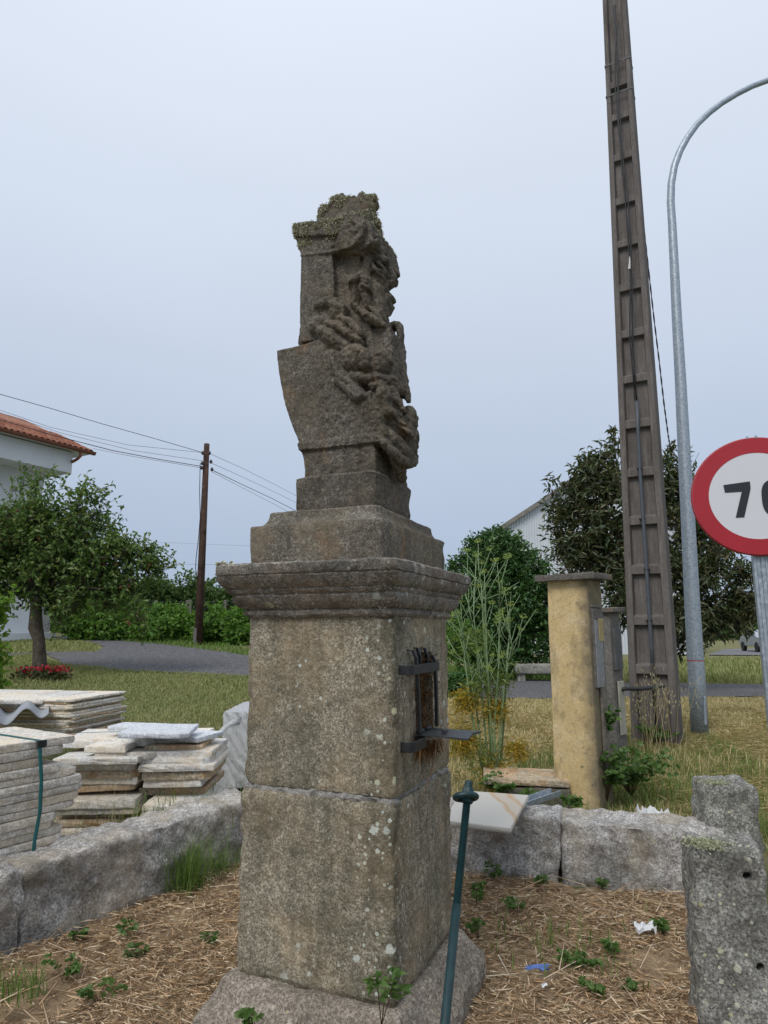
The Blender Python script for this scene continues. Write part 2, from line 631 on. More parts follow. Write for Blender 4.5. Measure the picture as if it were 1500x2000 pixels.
def poly_world(name, pts, mat, dz, step=0.5):
    bm = bmesh.new()
    n = len(pts)
    ring = []
    for i in range(n):
        a, b = Vector(pts[i]), Vector(pts[(i + 1) % n])
        k = max(1, int((b - a).length / step))
        for j in range(k):
            p = a.lerp(b, j / k)
            w = .12 * noise.noise(Vector((p.x * 1.7, p.y * 1.7, 3)))
            ring.append(bm.verts.new((p.x + w, p.y + w, 0)))
    bm.faces.new(ring)
    xs = [v.co.x for v in bm.verts]
    ys = [v.co.y for v in bm.verts]
    for axis, lo, hi in ((0, min(xs), max(xs)), (1, min(ys), max(ys))):
        c = lo + step
        while c < hi:
            no = Vector((1, 0, 0)) if axis == 0 else Vector((0, 1, 0))
            bmesh.ops.bisect_plane(bm, geom=bm.verts[:] + bm.edges[:] + bm.faces[:], plane_co=no * c, plane_no=no)
            c += step
    for v in bm.verts:
        v.co.z = float(gz(v.co.x, v.co.y)) + dz
    bmesh.ops.recalc_face_normals(bm, faces=bm.faces)
    for f in bm.faces:
        if f.normal.z < 0:
            f.normal_flip()
    me = bpy.data.meshes.new(name)
    bm.to_mesh(me)
    bm.free()
    return obj(name, me, mat, None, True)


m = Mat('field soil and mown grass', .95, 0, .1)
g = m.ramp(m.noise(1.3, 6, .65), [(.35, (.135, .16, .06)), (.52, (.215, .205, .10)), (.68, (.33, .275, .155))])
g = m.mix(m.ramp(m.noise(45, 4, .7), [(.35, .75), (.65, 0.0)]), g, (.13, .125, .06))
m.color(g)
m.bump(m.noise(60, 4, .7), .8, .03)
FIELD = m.m
ys = np.concatenate([np.linspace(-12, 30, 150), np.geomspace(31, 1500, 36)])
xs = np.concatenate([-np.geomspace(1200, 16, 30), np.linspace(-15, 15, 110), np.geomspace(16, 1200, 30)])
tag(sheet('ground', xs, ys, FIELD), kind='structure')

m = Mat('dark lane gravel', .95, 0, .15)
g = m.ramp(m.voro(26, 'F1', 'Color'), [(.1, (.045, .045, .05)), (.55, (.09, .09, .098)), (.9, (.17, .17, .18))])
g = m.mix(m.ramp(m.noise(90, 3, .7), [(.52, 0.0), (.66, .8)]), g, (.42, .41, .41))
g = m.mix(m.ramp(m.noise(.8, 4, .6), [(.45, 0.0), (.7, .45)]), g, (.13, .12, .11))
m.color(g)
m.bump(m.voro(30), .8, .03)
LANE = m.m
tag(poly_sheet('gravel_lane', [(-160, 1296), (60, 1281), (92, 1279), (120, 1298), (165, 1309), (235, 1312), (320, 1315), (400, 1319), (490, 1324), (600, 1335), (760, 1352), (900, 1362), (1100, 1366), (1350, 1362), (1560, 1361),
                                  (1560, 1339), (1350, 1336), (1100, 1331), (900, 1322), (760, 1306), (600, 1290), (490, 1281), (420, 1271), (350, 1262), (270, 1253), (195, 1247), (135, 1242), (110, 1246), (175, 1254), (205, 1264), (190, 1274), (120, 1273), (60, 1274), (-160, 1288)], LANE, .016), kind='structure')
m = Mat('pale asphalt', .9, 0, .2)
m.color(m.ramp(m.noise(30, 4), [(.3, (.14, .14, .145)), (.7, (.20, .20, .205))]))
tag(poly_world('road', [(19, 40), (60, 36), (140, 60), (140, 80), (60, 66), (26, 52)], m.m, .05, 4.0), kind='structure')

# the walled plot round the shrine, littered with straw
PLOT = [(-3.2, -2.5), (-2.1, 2.7), (-1.72, 3.29), (-.94, 4.54), (-.79, 4.80), (.47, 4.40), (1.31, 4.13), (1.9, 3.98), (2.1, 3.0), (1.9, -2.5)]


def in_poly(px, py, poly):
    px, py = np.asarray(px), np.asarray(py)
    c = np.zeros(px.shape, bool)
    n = len(poly)
    for i in range(n):
        x0, y0 = poly[i]
        x1, y1 = poly[(i + 1) % n]
        t = ((y0 > py) != (y1 > py)) & (px < (x1 - x0) * (py - y0) / (y1 - y0 + 1e-12) + x0)
        c ^= t
    return c


m = Mat('straw littered soil', .98, 0, .08)
g = m.ramp(m.noise(7, 6, .7), [(.3, (.17, .115, .07)), (.5, (.36, .26, .16)), (.7, (.50, .37, .235))])
g = m.mix(m.ramp(m.noise(3.0, 3, .6), [(.6, 0.0), (.72, .6)]), g, (.06, .045, .03))
m.color(g)
m.bump(m.noise(70, 4, .7), .9, .03)
SOIL = m.m


def plot_bump(x, y):
    return .022 + .028 * noise.noise(Vector((x * 1.9, y * 1.9, 0))) + .016 * noise.noise(Vector((x * 6, y * 6, 2)))


def plot_z(x, y):
    return float(gz(x, y)) + .012 + plot_bump(x, y)


tag(sheet('straw_bed', np.linspace(-3.2, 2.4, 100), np.linspace(-2.5, 4.85, 130), SOIL, .012, plot_bump, lambda x, y: in_poly(x, y, PLOT)), kind='structure')


# ------------------------------------------------------------------ scattered blades, straws, leaves
def norm(a):
    return a / (np.linalg.norm(a, axis=-1, keepdims=True) + 1e-9)


def blades(P, h, w, lean, rng, curl=.4):
    """bent tapering blades, five vertices each"""
    n = len(P)
    az = rng.uniform(0, 2 * np.pi, n)
    d = np.stack([np.cos(az), np.sin(az), np.zeros(n)], -1)
    s = np.stack([-np.sin(az), np.cos(az), np.zeros(n)], -1) * (w / 2)[:, None]
    ln = (lean * h)[:, None]
    up = np.array([0, 0, 1.0])
    mid = P + d * ln * .35 + up * (h * .6)[:, None]
    tip = P + d * ln + up * (h * (1 - curl * lean * .5))[:, None]
    v = np.stack([P - s, P + s, mid + s * .8, mid - s * .8, tip], 1).reshape(-1, 3)
    b = np.arange(n)[:, None] * 5
    f = np.concatenate([b + [0, 1, 2], b + [0, 2, 3], b + [3, 2, 4]], 1).reshape(-1, 3)
    return v, f


def leaves(P, D, Ln, W, rng, fold=.25, droop=.15):
    """folded pointed leaves of two triangles pairs each"""
    n = len(P)
    D = norm(D)
    r = norm(rng.normal(size=(n, 3)))
    s = norm(np.cross(D, r))
    nn = np.cross(s, D)
    nn = np.where(nn[:, 2:3] < 0, -nn, nn)
    Ln, W = np.broadcast_to(Ln, n)[:, None], np.broadcast_to(W, n)[:, None]
    mid = P + D * Ln * .45
    tip = P + D * Ln - nn * Ln * droop
    v = np.stack([P, mid + s * W / 2 + nn * W * fold, tip, mid - s * W / 2 + nn * W * fold], 1).reshape(-1, 3)
    b = np.arange(n)[:, None] * 4
    f = np.concatenate([b + [0, 1, 2], b + [0, 2, 3]], 1).reshape(-1, 3)
    return v, f


def join(parts):
    vs, fs, n = [], [], 0
    for v, f in parts:
        vs.append(v)
        fs.append(f + n)
        n += len(v)
    return np.concatenate(vs), np.concatenate(fs)


def prisms(A, B, ra, rb):
    """thin three-sided twigs from A to B"""
    n = len(A)
    d = norm(B - A)
    s = norm(np.cross(d, np.array([.31, .2, .93])))
    u = np.cross(s, d)
    vs = []
    for P, r in ((A, ra), (B, rb)):
        r = np.broadcast_to(r, n)[:, None]
        for k in range(3):
            a = 2 * np.pi * k / 3
            vs.append(P + (s * np.cos(a) + u * np.sin(a)) * r)
    v = np.stack(vs, 1).reshape(-1, 3)
    b = np.arange(n)[:, None] * 6
    f = np.concatenate([b + [0, 1, 4], b + [0, 4, 3], b + [1, 2, 5], b + [1, 5, 4], b + [2, 0, 3], b + [2, 3, 5]], 1).reshape(-1, 3)
    return v, f


def scatter_in(poly, n, rng):
    p = np.array(poly)
    lo, hi = p.min(0), p.max(0)
    out = np.zeros((0, 2))
    while len(out) < n:
        q = rng.uniform(lo, hi, (n, 2))
        out = np.concatenate([out, q[in_poly(q[:, 0], q[:, 1], poly)]])
    return out[:n]

# ------------------------------------------------------------------ the wayside shrine
PHI = R(23.1)
SX, SY = -0.128, 2.9
AV = Vector((math.cos(PHI), -math.sin(PHI), 0))      # towards the carved front
BV = Vector((math.sin(PHI), math.cos(PHI), 0))       # along the front, away from the camera
shrine = empty('wayside_shrine', (SX, SY, 0), -PHI)
tag(shrine, 'tall weathered granite shrine with moulded cornice, carved figures on top and a black iron grille', 'shrine')


def loc_b(px, py, b):
    """local point on the plane b (parallel to the wide left face)"""
    r = Vector(ray(px, py))
    o = Vector((0, 0, EYE)) - Vector((SX, SY, 0))
    t = (b - o.dot(BV)) / r.dot(BV)
    p = o + r * t
    return Vector((p.dot(AV), b, p.z))


def loc_a(px, py, a):
    """local point on the plane a (parallel to the carved front)"""
    r = Vector(ray(px, py))
    o = Vector((0, 0, EYE)) - Vector((SX, SY, 0))
    t = (a - o.dot(AV)) / r.dot(AV)
    p = o + r * t
    return Vector((a, p.dot(BV), p.z))


def ringstack(rings, cell=.022, amp=.004, sc=14, seed=0.0, cap_top=True, cap_bot=True, chip=0.0, amp2=0.0, sc2=2.5):
    """rings: (half size a, half size b, corner radius, z[, offset a, offset b]) from bottom to top; a worked stone of rectangular plan"""
    hA, hB = max(q[0] for q in rings), max(q[1] for q in rings)
    na, nb, nc = max(4, int(2 * hA / cell)), max(4, int(2 * hB / cell)), 4
    v, nr = [], None
    for q in rings:
        ha, hb, r, z = q[:4]
        oa, ob = (q[4], q[5]) if len(q) > 4 else (0, 0)
        ring = []
        for (cx, cy, a0, n, ex, ey) in ((ha, -hb, -90, nb, 0, 1), (ha, hb, 0, na, -1, 0), (-ha, hb, 90, nb, 0, -1), (-ha, -hb, 180, na, 1, 0)):
            ccx, ccy = cx - math.copysign(r, cx), cy - math.copysign(r, cy)
            for k in range(nc + 1):
                a = R(a0 + 90 * k / nc)
                ring.append((ccx + r * math.cos(a), ccy + r * math.sin(a), math.cos(a), math.sin(a), 1.0))
            ln = 2 * ((hb if ey else ha) - r)
            sx, sy, nx_, ny_ = ring[-1][:4]
            for k in range(1, n):
                ring.append((sx + ex * ln * k / n, sy + ey * ln * k / n, nx_, ny_, 0.0))
        nr = len(ring)
        for (x, y, nx_, ny_, corner) in ring:
            p = (x + oa, y + ob, z)
            d = fbm(p, sc, 3, seed) * amp
            if amp2:
                d += fbm(p, sc2, 2, seed + 9) * amp2
            if chip and corner:
                d -= max(0, fbm(p, 17, 2, seed + 3)) * chip
            dz = fbm((p[0], p[1], p[2] + 4), sc, 2, seed + 2) * amp * .6
            v.append((p[0] + nx_ * d, p[1] + ny_ * d, z + dz))
    f = []
    for i in range(len(rings) - 1):
        for k in range(nr):
            a, b = i * nr + k, i * nr + (k + 1) % nr
            f.append([a, b, b + nr, a + nr])
    for on, i in ((cap_bot, 0), (cap_top, len(rings) - 1)):
        if on:
            c = len(v)
            q = np.array(v[i * nr:(i + 1) * nr]).mean(0)
            v.append(tuple(q))
            for k in range(nr):
                a, b = i * nr + k, i * nr + (k + 1) % nr
                f.append([a, b, c] if i else [b, a, c])
    me = mesh_np('stone', np.array(v), f, True)
    me.set_sharp_from_angle(angle=R(32))
    return me


def lin(z0, z1, n):
    return [z0 + (z1 - z0) * k / n for k in range(n + 1)]


# footing slab with a sloping top
rings = [(.425, .455, .04, -.12), (.43, .46, .04, .02), (.43, .46, .035, .09), (.424, .455, .03, .13), (.40, .43, .03, .165), (.378, .398, .03, .198), (.358, .372, .02, .236), (.350, .362, .012, .246), (.336, .344, .012, .250), (.30, .30, .02, .250)]
obj('footing_slab', ringstack(rings, .018, .014, 11, 1.3, chip=.04, amp2=.012), BASE_STONE, shrine)
# lower block of the shaft
zj = EYE - .588
rings = []
for z in [.246, .256, .262] + lin(.268, zj - .016, 34):
    e = min((z - .256), (zj - .016 - z))
    rings.append((.318 + (.003 if e > .012 else -.004 + .58 * e) - .0, .325 + (.003 if e > .012 else -.004 + .58 * e), .014, z))
obj('lower_block', ringstack(rings, .019, .0055, 15, 2.2, chip=.02, amp2=.006), SHRINE, shrine)
# lime mortar squeezed out of the joint
rings = [(.304, .311, .012, zj - .030), (.311, .318, .012, zj - .020), (.313, .319, .012, zj - .010), (.311, .317, .012, zj - .002), (.304, .311, .012, zj + .006)]
obj('mortar_joint', ringstack(rings, .010, .014, 30, 6.1, amp2=.008, sc2=7), MORTAR, shrine)
# upper block of the shaft with the niche behind the grille
ztop = EYE + .052
rings = []
for z in lin(zj + .004, ztop, 38):
    e = z - zj - .004
    rings.append((.3165 + (0 if e > .012 else -.005 + .42 * e), .3235 + (0 if e > .012 else -.005 + .42 * e), .013, z))
upper = obj('upper_block', ringstack(rings, .019, .0045, 15, 3.7, chip=.016, amp2=.004), SHRINE, shrine)
n0, n1 = loc_a(808, 1275, .317), loc_a(852, 1440, .317)
NB0, NB1 = loc_a(801, 1330, .317).y, loc_a(848, 1330, .317).y
NZ1, NZ0 = loc_a(825, 1272, .317).z, loc_a(822, 1452, .317).z
cut = MB().box((.317, (NB0 + NB1) / 2 + .012, (NZ0 + NZ1) / 2), (.17, (NB1 - NB0) * .72, (NZ1 - NZ0) * .98)).build('niche_cutter', None, shrine)
bo = upper.modifiers.new('niche', 'BOOLEAN')
bo.object = cut
bo.solver = 'EXACT'
bpy.context.view_layer.update()
dg = bpy.context.evaluated_depsgraph_get()
me = bpy.data.meshes.new_from_object(upper.evaluated_get(dg))
upper.modifiers.clear()
upper.data = me
bpy.data.objects.remove(cut)

# cornice: fillet, cyma, fillet, ovolo, top fillet
prof = [(.318, .338, ztop - .004), (.330, .350, ztop + .006), (.333, .354, ztop + .020), (.326, .347, ztop + .026), (.337, .360, ztop + .032), (.350, .378, ztop + .045), (.357, .393, ztop + .060), (.360, .402, ztop + .076), (.356, .400, ztop + .084),
        (.362, .412, ztop + .089), (.366, .420, ztop + .099), (.361, .418, ztop + .104), (.372, .430, ztop + .110), (.381, .447, ztop + .123), (.387, .460, ztop + .140), (.389, .467, ztop + .150), (.383, .466, ztop + .155), (.390, .474, ztop + .159), (.393, .482, ztop + .175), (.392, .484, ztop + .192), (.380, .474, ztop + .200), (.31, .40, ztop + .206)]
rings = [(a, b, .016, z) for a, b, z in prof]
obj('cornice', ringstack(rings, .018, .006, 16, 5.5, chip=.03, amp2=.004), SHRINE_CORNICE, shrine)
zc = EYE + .245
# stepped block over the cornice
prof = [(.292, .375, zc), (.294, .382, zc + .03), (.294, .384, zc + .08), (.293, .385, zc + .130), (.293, .385, zc + .158), (.290, .382, zc + .164), (.274, .364, zc + .168), (.262, .351, zc + .173), (.253, .340, zc + .182), (.247, .332, zc + .194), (.244, .328, zc + .208), (.243, .326, zc + .222), (.238, .320, zc + .228), (.215, .28, zc + .236), (.19, .20, zc + .252)]
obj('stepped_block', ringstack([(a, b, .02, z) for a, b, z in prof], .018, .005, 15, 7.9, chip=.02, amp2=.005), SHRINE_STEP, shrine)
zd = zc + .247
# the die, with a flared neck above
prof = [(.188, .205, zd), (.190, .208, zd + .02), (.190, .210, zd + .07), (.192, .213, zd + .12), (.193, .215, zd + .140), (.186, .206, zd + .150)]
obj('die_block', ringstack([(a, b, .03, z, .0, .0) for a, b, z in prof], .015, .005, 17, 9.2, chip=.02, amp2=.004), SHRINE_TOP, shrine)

# ---- the carved stone on top: solids merged and worn down into one mesh
PXM = 444.0                                # pixels to a metre at its distance
cv = MB()
ico = bmesh.new()
bmesh.ops.create_icosphere(ico, subdivisions=2, radius=1)
ICV = [v.co.copy() for v in ico.verts]
ICF = [[v.index for v in f.verts] for f in ico.faces]
ico.free()


def ell(p, r, rot=None):
    r = r if isinstance(r, (tuple, list)) else (r, r, r)
    q = [Vector((v.x * r[0], v.y * r[1], v.z * r[2])) for v in ICV]
    if rot is not None:
        q = [rot @ v for v in q]
    cv.add([v + Vector(p) for v in q], ICF)


def chain(pts, flat=2.0):
    """a limb or fold: (px, py, b, radius in pixels) from joint to joint"""
    P = [(loc_b(x, y, b), r / PXM) for x, y, b, r in pts]
    for (p, r), (q, s) in zip(P[:-1], P[1:]):
        k = max(2, int((q - p).length / (min(r, s) * .35)))
        for i in range(k + 1):
            t = i / k
            rr = (r + (s - r) * t) * (1 + .22 * noise.noise(Vector((p.x * 30 + i * .45, p.z * 30, 3))))
            ell(p.lerp(q, t) + Vector((0, rr * (flat - 1) * .92, 0)), (rr, rr * flat, rr))


def plate(pix, b0, b1, ref=None):
    """a measured profile given its own depth from b0 to b1"""
    n = len(pix)
    lo = [Vector((q.x, b0, q.z)) for q in (loc_b(x, y, b0 if ref is None else ref) for x, y in pix)]
    hi = [Vector((p.x, b1, p.z)) for p in lo]
    v = lo + hi
    f = [list(range(n)), list(range(n, 2 * n))[::-1]] + [[i, i + n, (i + 1) % n + n, (i + 1) % n] for i in range(n)]
    bm = bmesh.new()
    vs = [bm.verts.new(q) for q in v]
    for q in f:
        bm.faces.new([vs[i] for i in q])
    bmesh.ops.recalc_face_normals(bm, faces=bm.faces)
    bm.verts.index_update()
    cv.add([q.co for q in bm.verts], [[x.index for x in q.verts] for q in bm.faces])
    bm.free()


B0, B1 = -.192, .192
# neck flaring to the band
plate([(594, 940), (595, 918), (592, 896), (587, 880), (600, 872), (722, 850), (733, 880), (734, 925)], B0 + .012, B1 - .012)
plate([(583, 880), (580, 866), (740, 846), (748, 862)], B0 - .004, B1)
# shield shaped console
plate([(584, 866), (578, 850), (571, 834), (564, 815), (558, 796), (553, 776), (549, 756), (546, 738), (543, 718), (541, 700), (540, 684), (590, 673), (640, 657), (668, 668), (686, 720), (708, 765), (736, 790), (742, 846)], B0, B1)
# back slab and pilaster
plate([(581, 672), (585, 640), (586, 560), (588, 495), (700, 490), (706, 560), (728, 660), (740, 790), (700, 800), (620, 700)], B0 + .05, B1 - .02)
plate([(586, 668), (588, 560), (589, 498), (648, 492), (652, 560), (650, 660)], B0 + .012, B1 - .02)
# moulded capital
plate([(588, 500), (582, 480), (576, 462), (573, 443), (590, 438), (640, 432), (700, 424), (722, 430), (728, 470), (700, 492)], B0 + .012, B1 - .04)
plate([(575, 462), (572, 446), (573, 438), (660, 424), (690, 430), (690, 455)], B0 - .004, B1 - .02)
plate([(622, 436), (619, 410), (627, 400), (643, 400), (646, 386), (658, 381), (676, 388), (690, 380), (704, 386), (711, 383), (716, 398), (720, 412), (726, 470), (700, 480), (640, 440)], B0 + .05, .0)
chain([(655, 392, -.06, 12), (690, 396, -.06, 13), (724, 392, -.05, 13)])
chain([(632, 412, -.10, 13), (648, 414, -.11, 12)])
for (x, y, r) in ((668, 384, 7), (705, 384, 8), (730, 388, 7), (690, 404, 14), (718, 410, 16), (730, 440, 14), (655, 402, 9)):
    ell(loc_b(x, y, -.07), r / PXM)
# scroll block of the capital turning round the corner
plate([(668, 424), (684, 416), (702, 414), (712, 430), (708, 452), (699, 470), (684, 483), (660, 488), (657, 470), (664, 448)], -.213, -.08)
chain([(690, 432, -.212, 6), (700, 440, -.213, 5), (696, 452, -.213, 5), (684, 450, -.212, 4)])
chain([(588, 499, -.18, 3), (620, 496, -.18, 3), (660, 491, -.185, 4), (700, 487, -.17, 5), (735, 470, -.15, 6)])
# large bearded head looking out of the front, its profile against the sky
plate([(742, 462), (748, 476), (754, 492), (763, 515), (775, 545), (773, 555), (766, 559), (757, 562), (756, 569), (764, 574), (770, 580), (770, 586), (763, 590), (767, 597), (764, 605), (756, 612), (748, 616), (752, 634), (728, 634), (712, 560), (715, 470)], -.028, .028, 0)
ell(loc_b(722, 528, .0), (.058, .105, .125))
ell(loc_b(738, 548, -.055), (.040, .040, .052))
ell(loc_b(738, 548, .055), (.040, .040, .052))
chain([(726, 506, -.085, 7), (740, 504, -.075, 8), (752, 506, -.05, 7)])
ell(loc_b(741, 524, -.072), (.016, .018, .018))
chain([(732, 534, -.085, 4), (745, 536, -.075, 4), (753, 530, -.06, 3)])
chain([(760, 552, -.03, 7), (752, 560, -.045, 6), (742, 574, -.06, 6)])
chain([(757, 580, -.03, 8), (748, 592, -.045, 10), (752, 604, -.03, 9)])
chain([(718, 500, -.11, 10), (712, 530, -.115, 11), (716, 560, -.11, 10), (724, 590, -.10, 10), (734, 612, -.08, 9)])
chain([(722, 470, -.12, 11), (738, 484, -.09, 9), (748, 490, -.05, 7)])
chain([(728, 452, -.13, 5), (736, 462, -.13, 5)])
# body of the relief behind the figures
plate([(650, 500), (742, 478), (752, 540), (752, 580), (750, 625), (758, 660), (764, 720), (772, 780), (780, 850), (740, 846), (700, 780), (668, 660)], -.095, .12, .10)
plate([(725, 640), (762, 640), (768, 740), (740, 760), (722, 700)], -.13, .05)
chain([(742, 620, -.07, 12), (750, 645, -.06, 12)])
# blessing hand and wide sleeve
chain([(690, 552, -.16, 15), (705, 540, -.18, 13), (716, 548, -.18, 8)])
for k in range(3):
    chain([(706, 541 + 7 * k, -.205, 4), (716, 545 + 7 * k, -.20, 4), (721, 552 + 6 * k, -.185, 4)])
chain([(708, 560, -.17, 11), (714, 580, -.17, 10), (716, 598, -.16, 8)])
chain([(698, 560, -.15, 14), (694, 590, -.14, 12), (700, 610, -.13, 10)])
chain([(728, 560, -.14, 13), (736, 590, -.13, 12), (742, 620, -.12, 9)])
chain([(702, 604, -.17, 7), (716, 616, -.175, 9), (732, 626, -.165, 8), (752, 636, -.14, 4)])
chain([(724, 600, -.165, 4), (736, 615, -.165, 4), (752, 634, -.14, 3)])
# praying figure with a square crown on the left
plate([(612, 640), (608, 598), (618, 586), (636, 578), (660, 580), (672, 594), (670, 615), (655, 640)], -.205, -.10)
chain([(622, 600, -.20, 12), (640, 592, -.205, 13), (658, 600, -.20, 11)])
chain([(620, 630, -.19, 15), (645, 628, -.19, 14)])
ell(loc_b(652, 612, -.205), (.024, .022, .03))
chain([(638, 632, -.205, 9), (660, 636, -.215, 9), (680, 652, -.21, 9), (698, 664, -.20, 7)])
chain([(665, 622, -.20, 8), (685, 630, -.20, 10), (700, 650, -.19, 9)])
chain([(615, 640, -.19, 16), (650, 660, -.19, 18), (680, 680, -.18, 16)])
# rounded body beneath
ell(loc_b(692, 700, -.185), (.062, .055, .066))
chain([(672, 692, -.20, 12), (690, 682, -.215, 12), (708, 690, -.21, 12), (712, 712, -.20, 12)])
chain([(690, 735, -.18, 14), (715, 740, -.18, 12), (735, 735, -.16, 10)])
chain([(648, 690, -.195, 9), (660, 730, -.195, 10), (690, 755, -.19, 10), (712, 775, -.19, 9)])
chain([(662, 745, -.192, 12), (700, 778, -.192, 12)])
# second kneeling figure and its arms
ell(loc_b(742, 715, -.15), (.045, .045, .05))
chain([(725, 700, -.17, 9), (745, 690, -.17, 9), (760, 705, -.15, 8)])
chain([(742, 740, -.16, 13), (765, 745, -.13, 12), (778, 760, -.10, 9)])
chain([(728, 755, -.17, 10), (745, 752, -.17, 11), (752, 770, -.17, 9), (756, 808, -.16, 8)])
chain([(742, 762, -.185, 8), (738, 790, -.185, 9), (742, 830, -.18, 8), (752, 850, -.175, 7)])
chain([(764, 760, -.14, 8), (776, 785, -.12, 6), (786, 800, -.10, 5)])
chain([(722, 770, -.185, 8), (728, 800, -.185, 8), (735, 840, -.18, 7)])
chain([(755, 800, -.165, 9), (766, 806, -.155, 7)])
# staff and arm standing free of the stone
chain([(757, 640, .0, 10), (770, 633, .0, 8), (777, 634, .0, 8), (780, 650, .0, 6), (783, 690, .01, 6), (788, 735, .02, 6), (794, 780, .03, 7)])
chain([(766, 664, .0, 9), (773, 690, .01, 10), (778, 730, .02, 11), (784, 772, .03, 6)])
chain([(776, 700, .03, 8), (785, 745, .04, 8), (790, 770, .05, 6)])
ell(loc_b(800, 808, .0), (.033, .034, .036))
chain([(794, 822, -.02, 14), (790, 845, -.02, 14)])
chain([(806, 812, .0, 8), (804, 828, .0, 6)])
# basin of the souls with its rolled lip
chain([(752, 820, -.10, 22), (775, 830, -.06, 26), (785, 850, -.02, 22), (784, 880, .0, 22)])
chain([(752, 840, -.14, 12), (770, 862, -.12, 14), (786, 884, -.06, 16)])
chain([(738, 852, -.185, 9), (752, 866, -.18, 9), (768, 884, -.155, 9), (782, 898, -.11, 9), (794, 904, -.05, 9), (803, 898, .02, 9), (804, 888, .10, 9)])
plate([(735, 850), (760, 850), (800, 878), (800, 893), (785, 900), (770, 918), (775, 935), (738, 930)], -.10, .13, .10)
chain([(756, 872, -.13, 8), (768, 896, -.10, 9), (778, 915, -.06, 10), (782, 935, -.02, 8)])

# folds, locks and fingers worn into ridges all over the relief
rc = random.Random(17)
for _ in range(46):
    y = rc.choice((rc.uniform(505, 600), rc.uniform(690, 860), rc.uniform(690, 860)))
    xl = np.interp(y, [500, 600, 680, 760, 860], [690, 640, 655, 690, 745])
    xr = np.interp(y, [500, 600, 680, 760, 860], [742, 748, 765, 778, 790])
    x = rc.uniform(xl, xr) if y > 660 else rc.uniform(xr - 30, xr)
    t = (x - xl) / (xr - xl)
    b_ = -.178 + .10 * t + rc.uniform(-.012, .004)
    a_ = rc.gauss(1.15, .5)
    ln_ = rc.uniform(8, 26)
    dx, dy = math.cos(a_) * ln_, math.sin(a_) * ln_
    r0 = rc.uniform(2.2, 4.6)
    chain([(x, y, b_, r0), (x + dx * .5 + rc.uniform(-3, 3), y + dy * .5, b_ - .004, r0 * 1.15), (x + dx, y + dy, b_ + .006, r0 * .6)], 3.2)
tmp = MB.build(cv, 'raw_carving', None)
rm = tmp.modifiers.new('remesh', 'REMESH')
rm.mode = 'VOXEL'
rm.voxel_size = .0041
sm = tmp.modifiers.new('smooth', 'SMOOTH')
sm.factor = .5
sm.iterations = 1
bpy.context.view_layer.update()
dg = bpy.context.evaluated_depsgraph_get()
me = bpy.data.meshes.new_from_object(tmp.evaluated_get(dg))
bpy.data.objects.remove(tmp)
nv = len(me.vertices)
co = np.zeros(nv * 3, np.float32)
me.vertices.foreach_get('co', co)
no = np.zeros(nv * 3, np.float32)
me.vertices.foreach_get('normal', no)
co, no = co.reshape(-1, 3), no.reshape(-1, 3)
for i in range(nv):
    p = co[i]
    front = min(1.0, max(0.0, (p[0] - (-.16)) / .12))         # the figures are more worn than the flat side
    d = fbm(p, 22, 3, 4.0) * (.0012 + .0026 * front) + fbm(p, 62, 3, 8.0) * (.0010 + .0016 * front) - max(0, fbm(p, 34, 2, 15.0) - .3) * .014 * front
    co[i] = p + no[i] * d
me.vertices.foreach_set('co', co.ravel())
me.update()
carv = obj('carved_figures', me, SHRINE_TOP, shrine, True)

# leafy lichen crusting the capital and the crown of the stone
cand = [i for i in range(nv) if (no[i][2] > -.35 and co[i][2] > loc_b(660, 462, -.19).z and (no[i][1] < .4))]
P, D = [], []
rl = np.random.default_rng(5)
for i in cand:
    p = co[i]
    k = fbm(p, 13, 2, 2.0)
    top = loc_b(660, 436, -.19).z
    band = p[2] > loc_b(660, 464, -.19).z and p[2] < top + .03 and p[0] < -.12
    if p[0] > .0 and p[2] < top - .02:
        continue
    if k > -.08 - (.35 if band else 0) + (.35 if p[2] > top + .06 else 0) - (.25 if p[0] > -.02 else 0) + (.5 if (p[2] < top and p[0] > -.14 and p[0] < -.06) else 0):
        for _ in range(3):
            P.append(p + rl.normal(size=3) * .003)
            D.append(no[i] * .25 + rl.normal(size=3) * .8)
v, f = leaves(np.array(P), np.array(D), rl.uniform(.003, .008, len(P)), rl.uniform(.004, .008, len(P)), rl, .35, .4)
obj('lichen_crust', mesh_np('lichen', v, f), LICHEN, carv)['kind'] = 'stuff'

# lichen tuft on the far left corner of the cornice
P = np.array([loc_b(425 + 30 * abs(t), 1105 + rl.uniform(-4, 6), -.47 + .05 * rl.uniform()) for t in rl.normal(size=160) * .5])
v, f = leaves(P, rl.normal(size=(160, 3)) + [0, -.3, .6], rl.uniform(.008, .018, 160), rl.uniform(.008, .014, 160), rl, .3, .3)
obj('lichen_tuft', mesh_np('lichen', v, f), LICHEN, shrine)['kind'] = 'stuff'

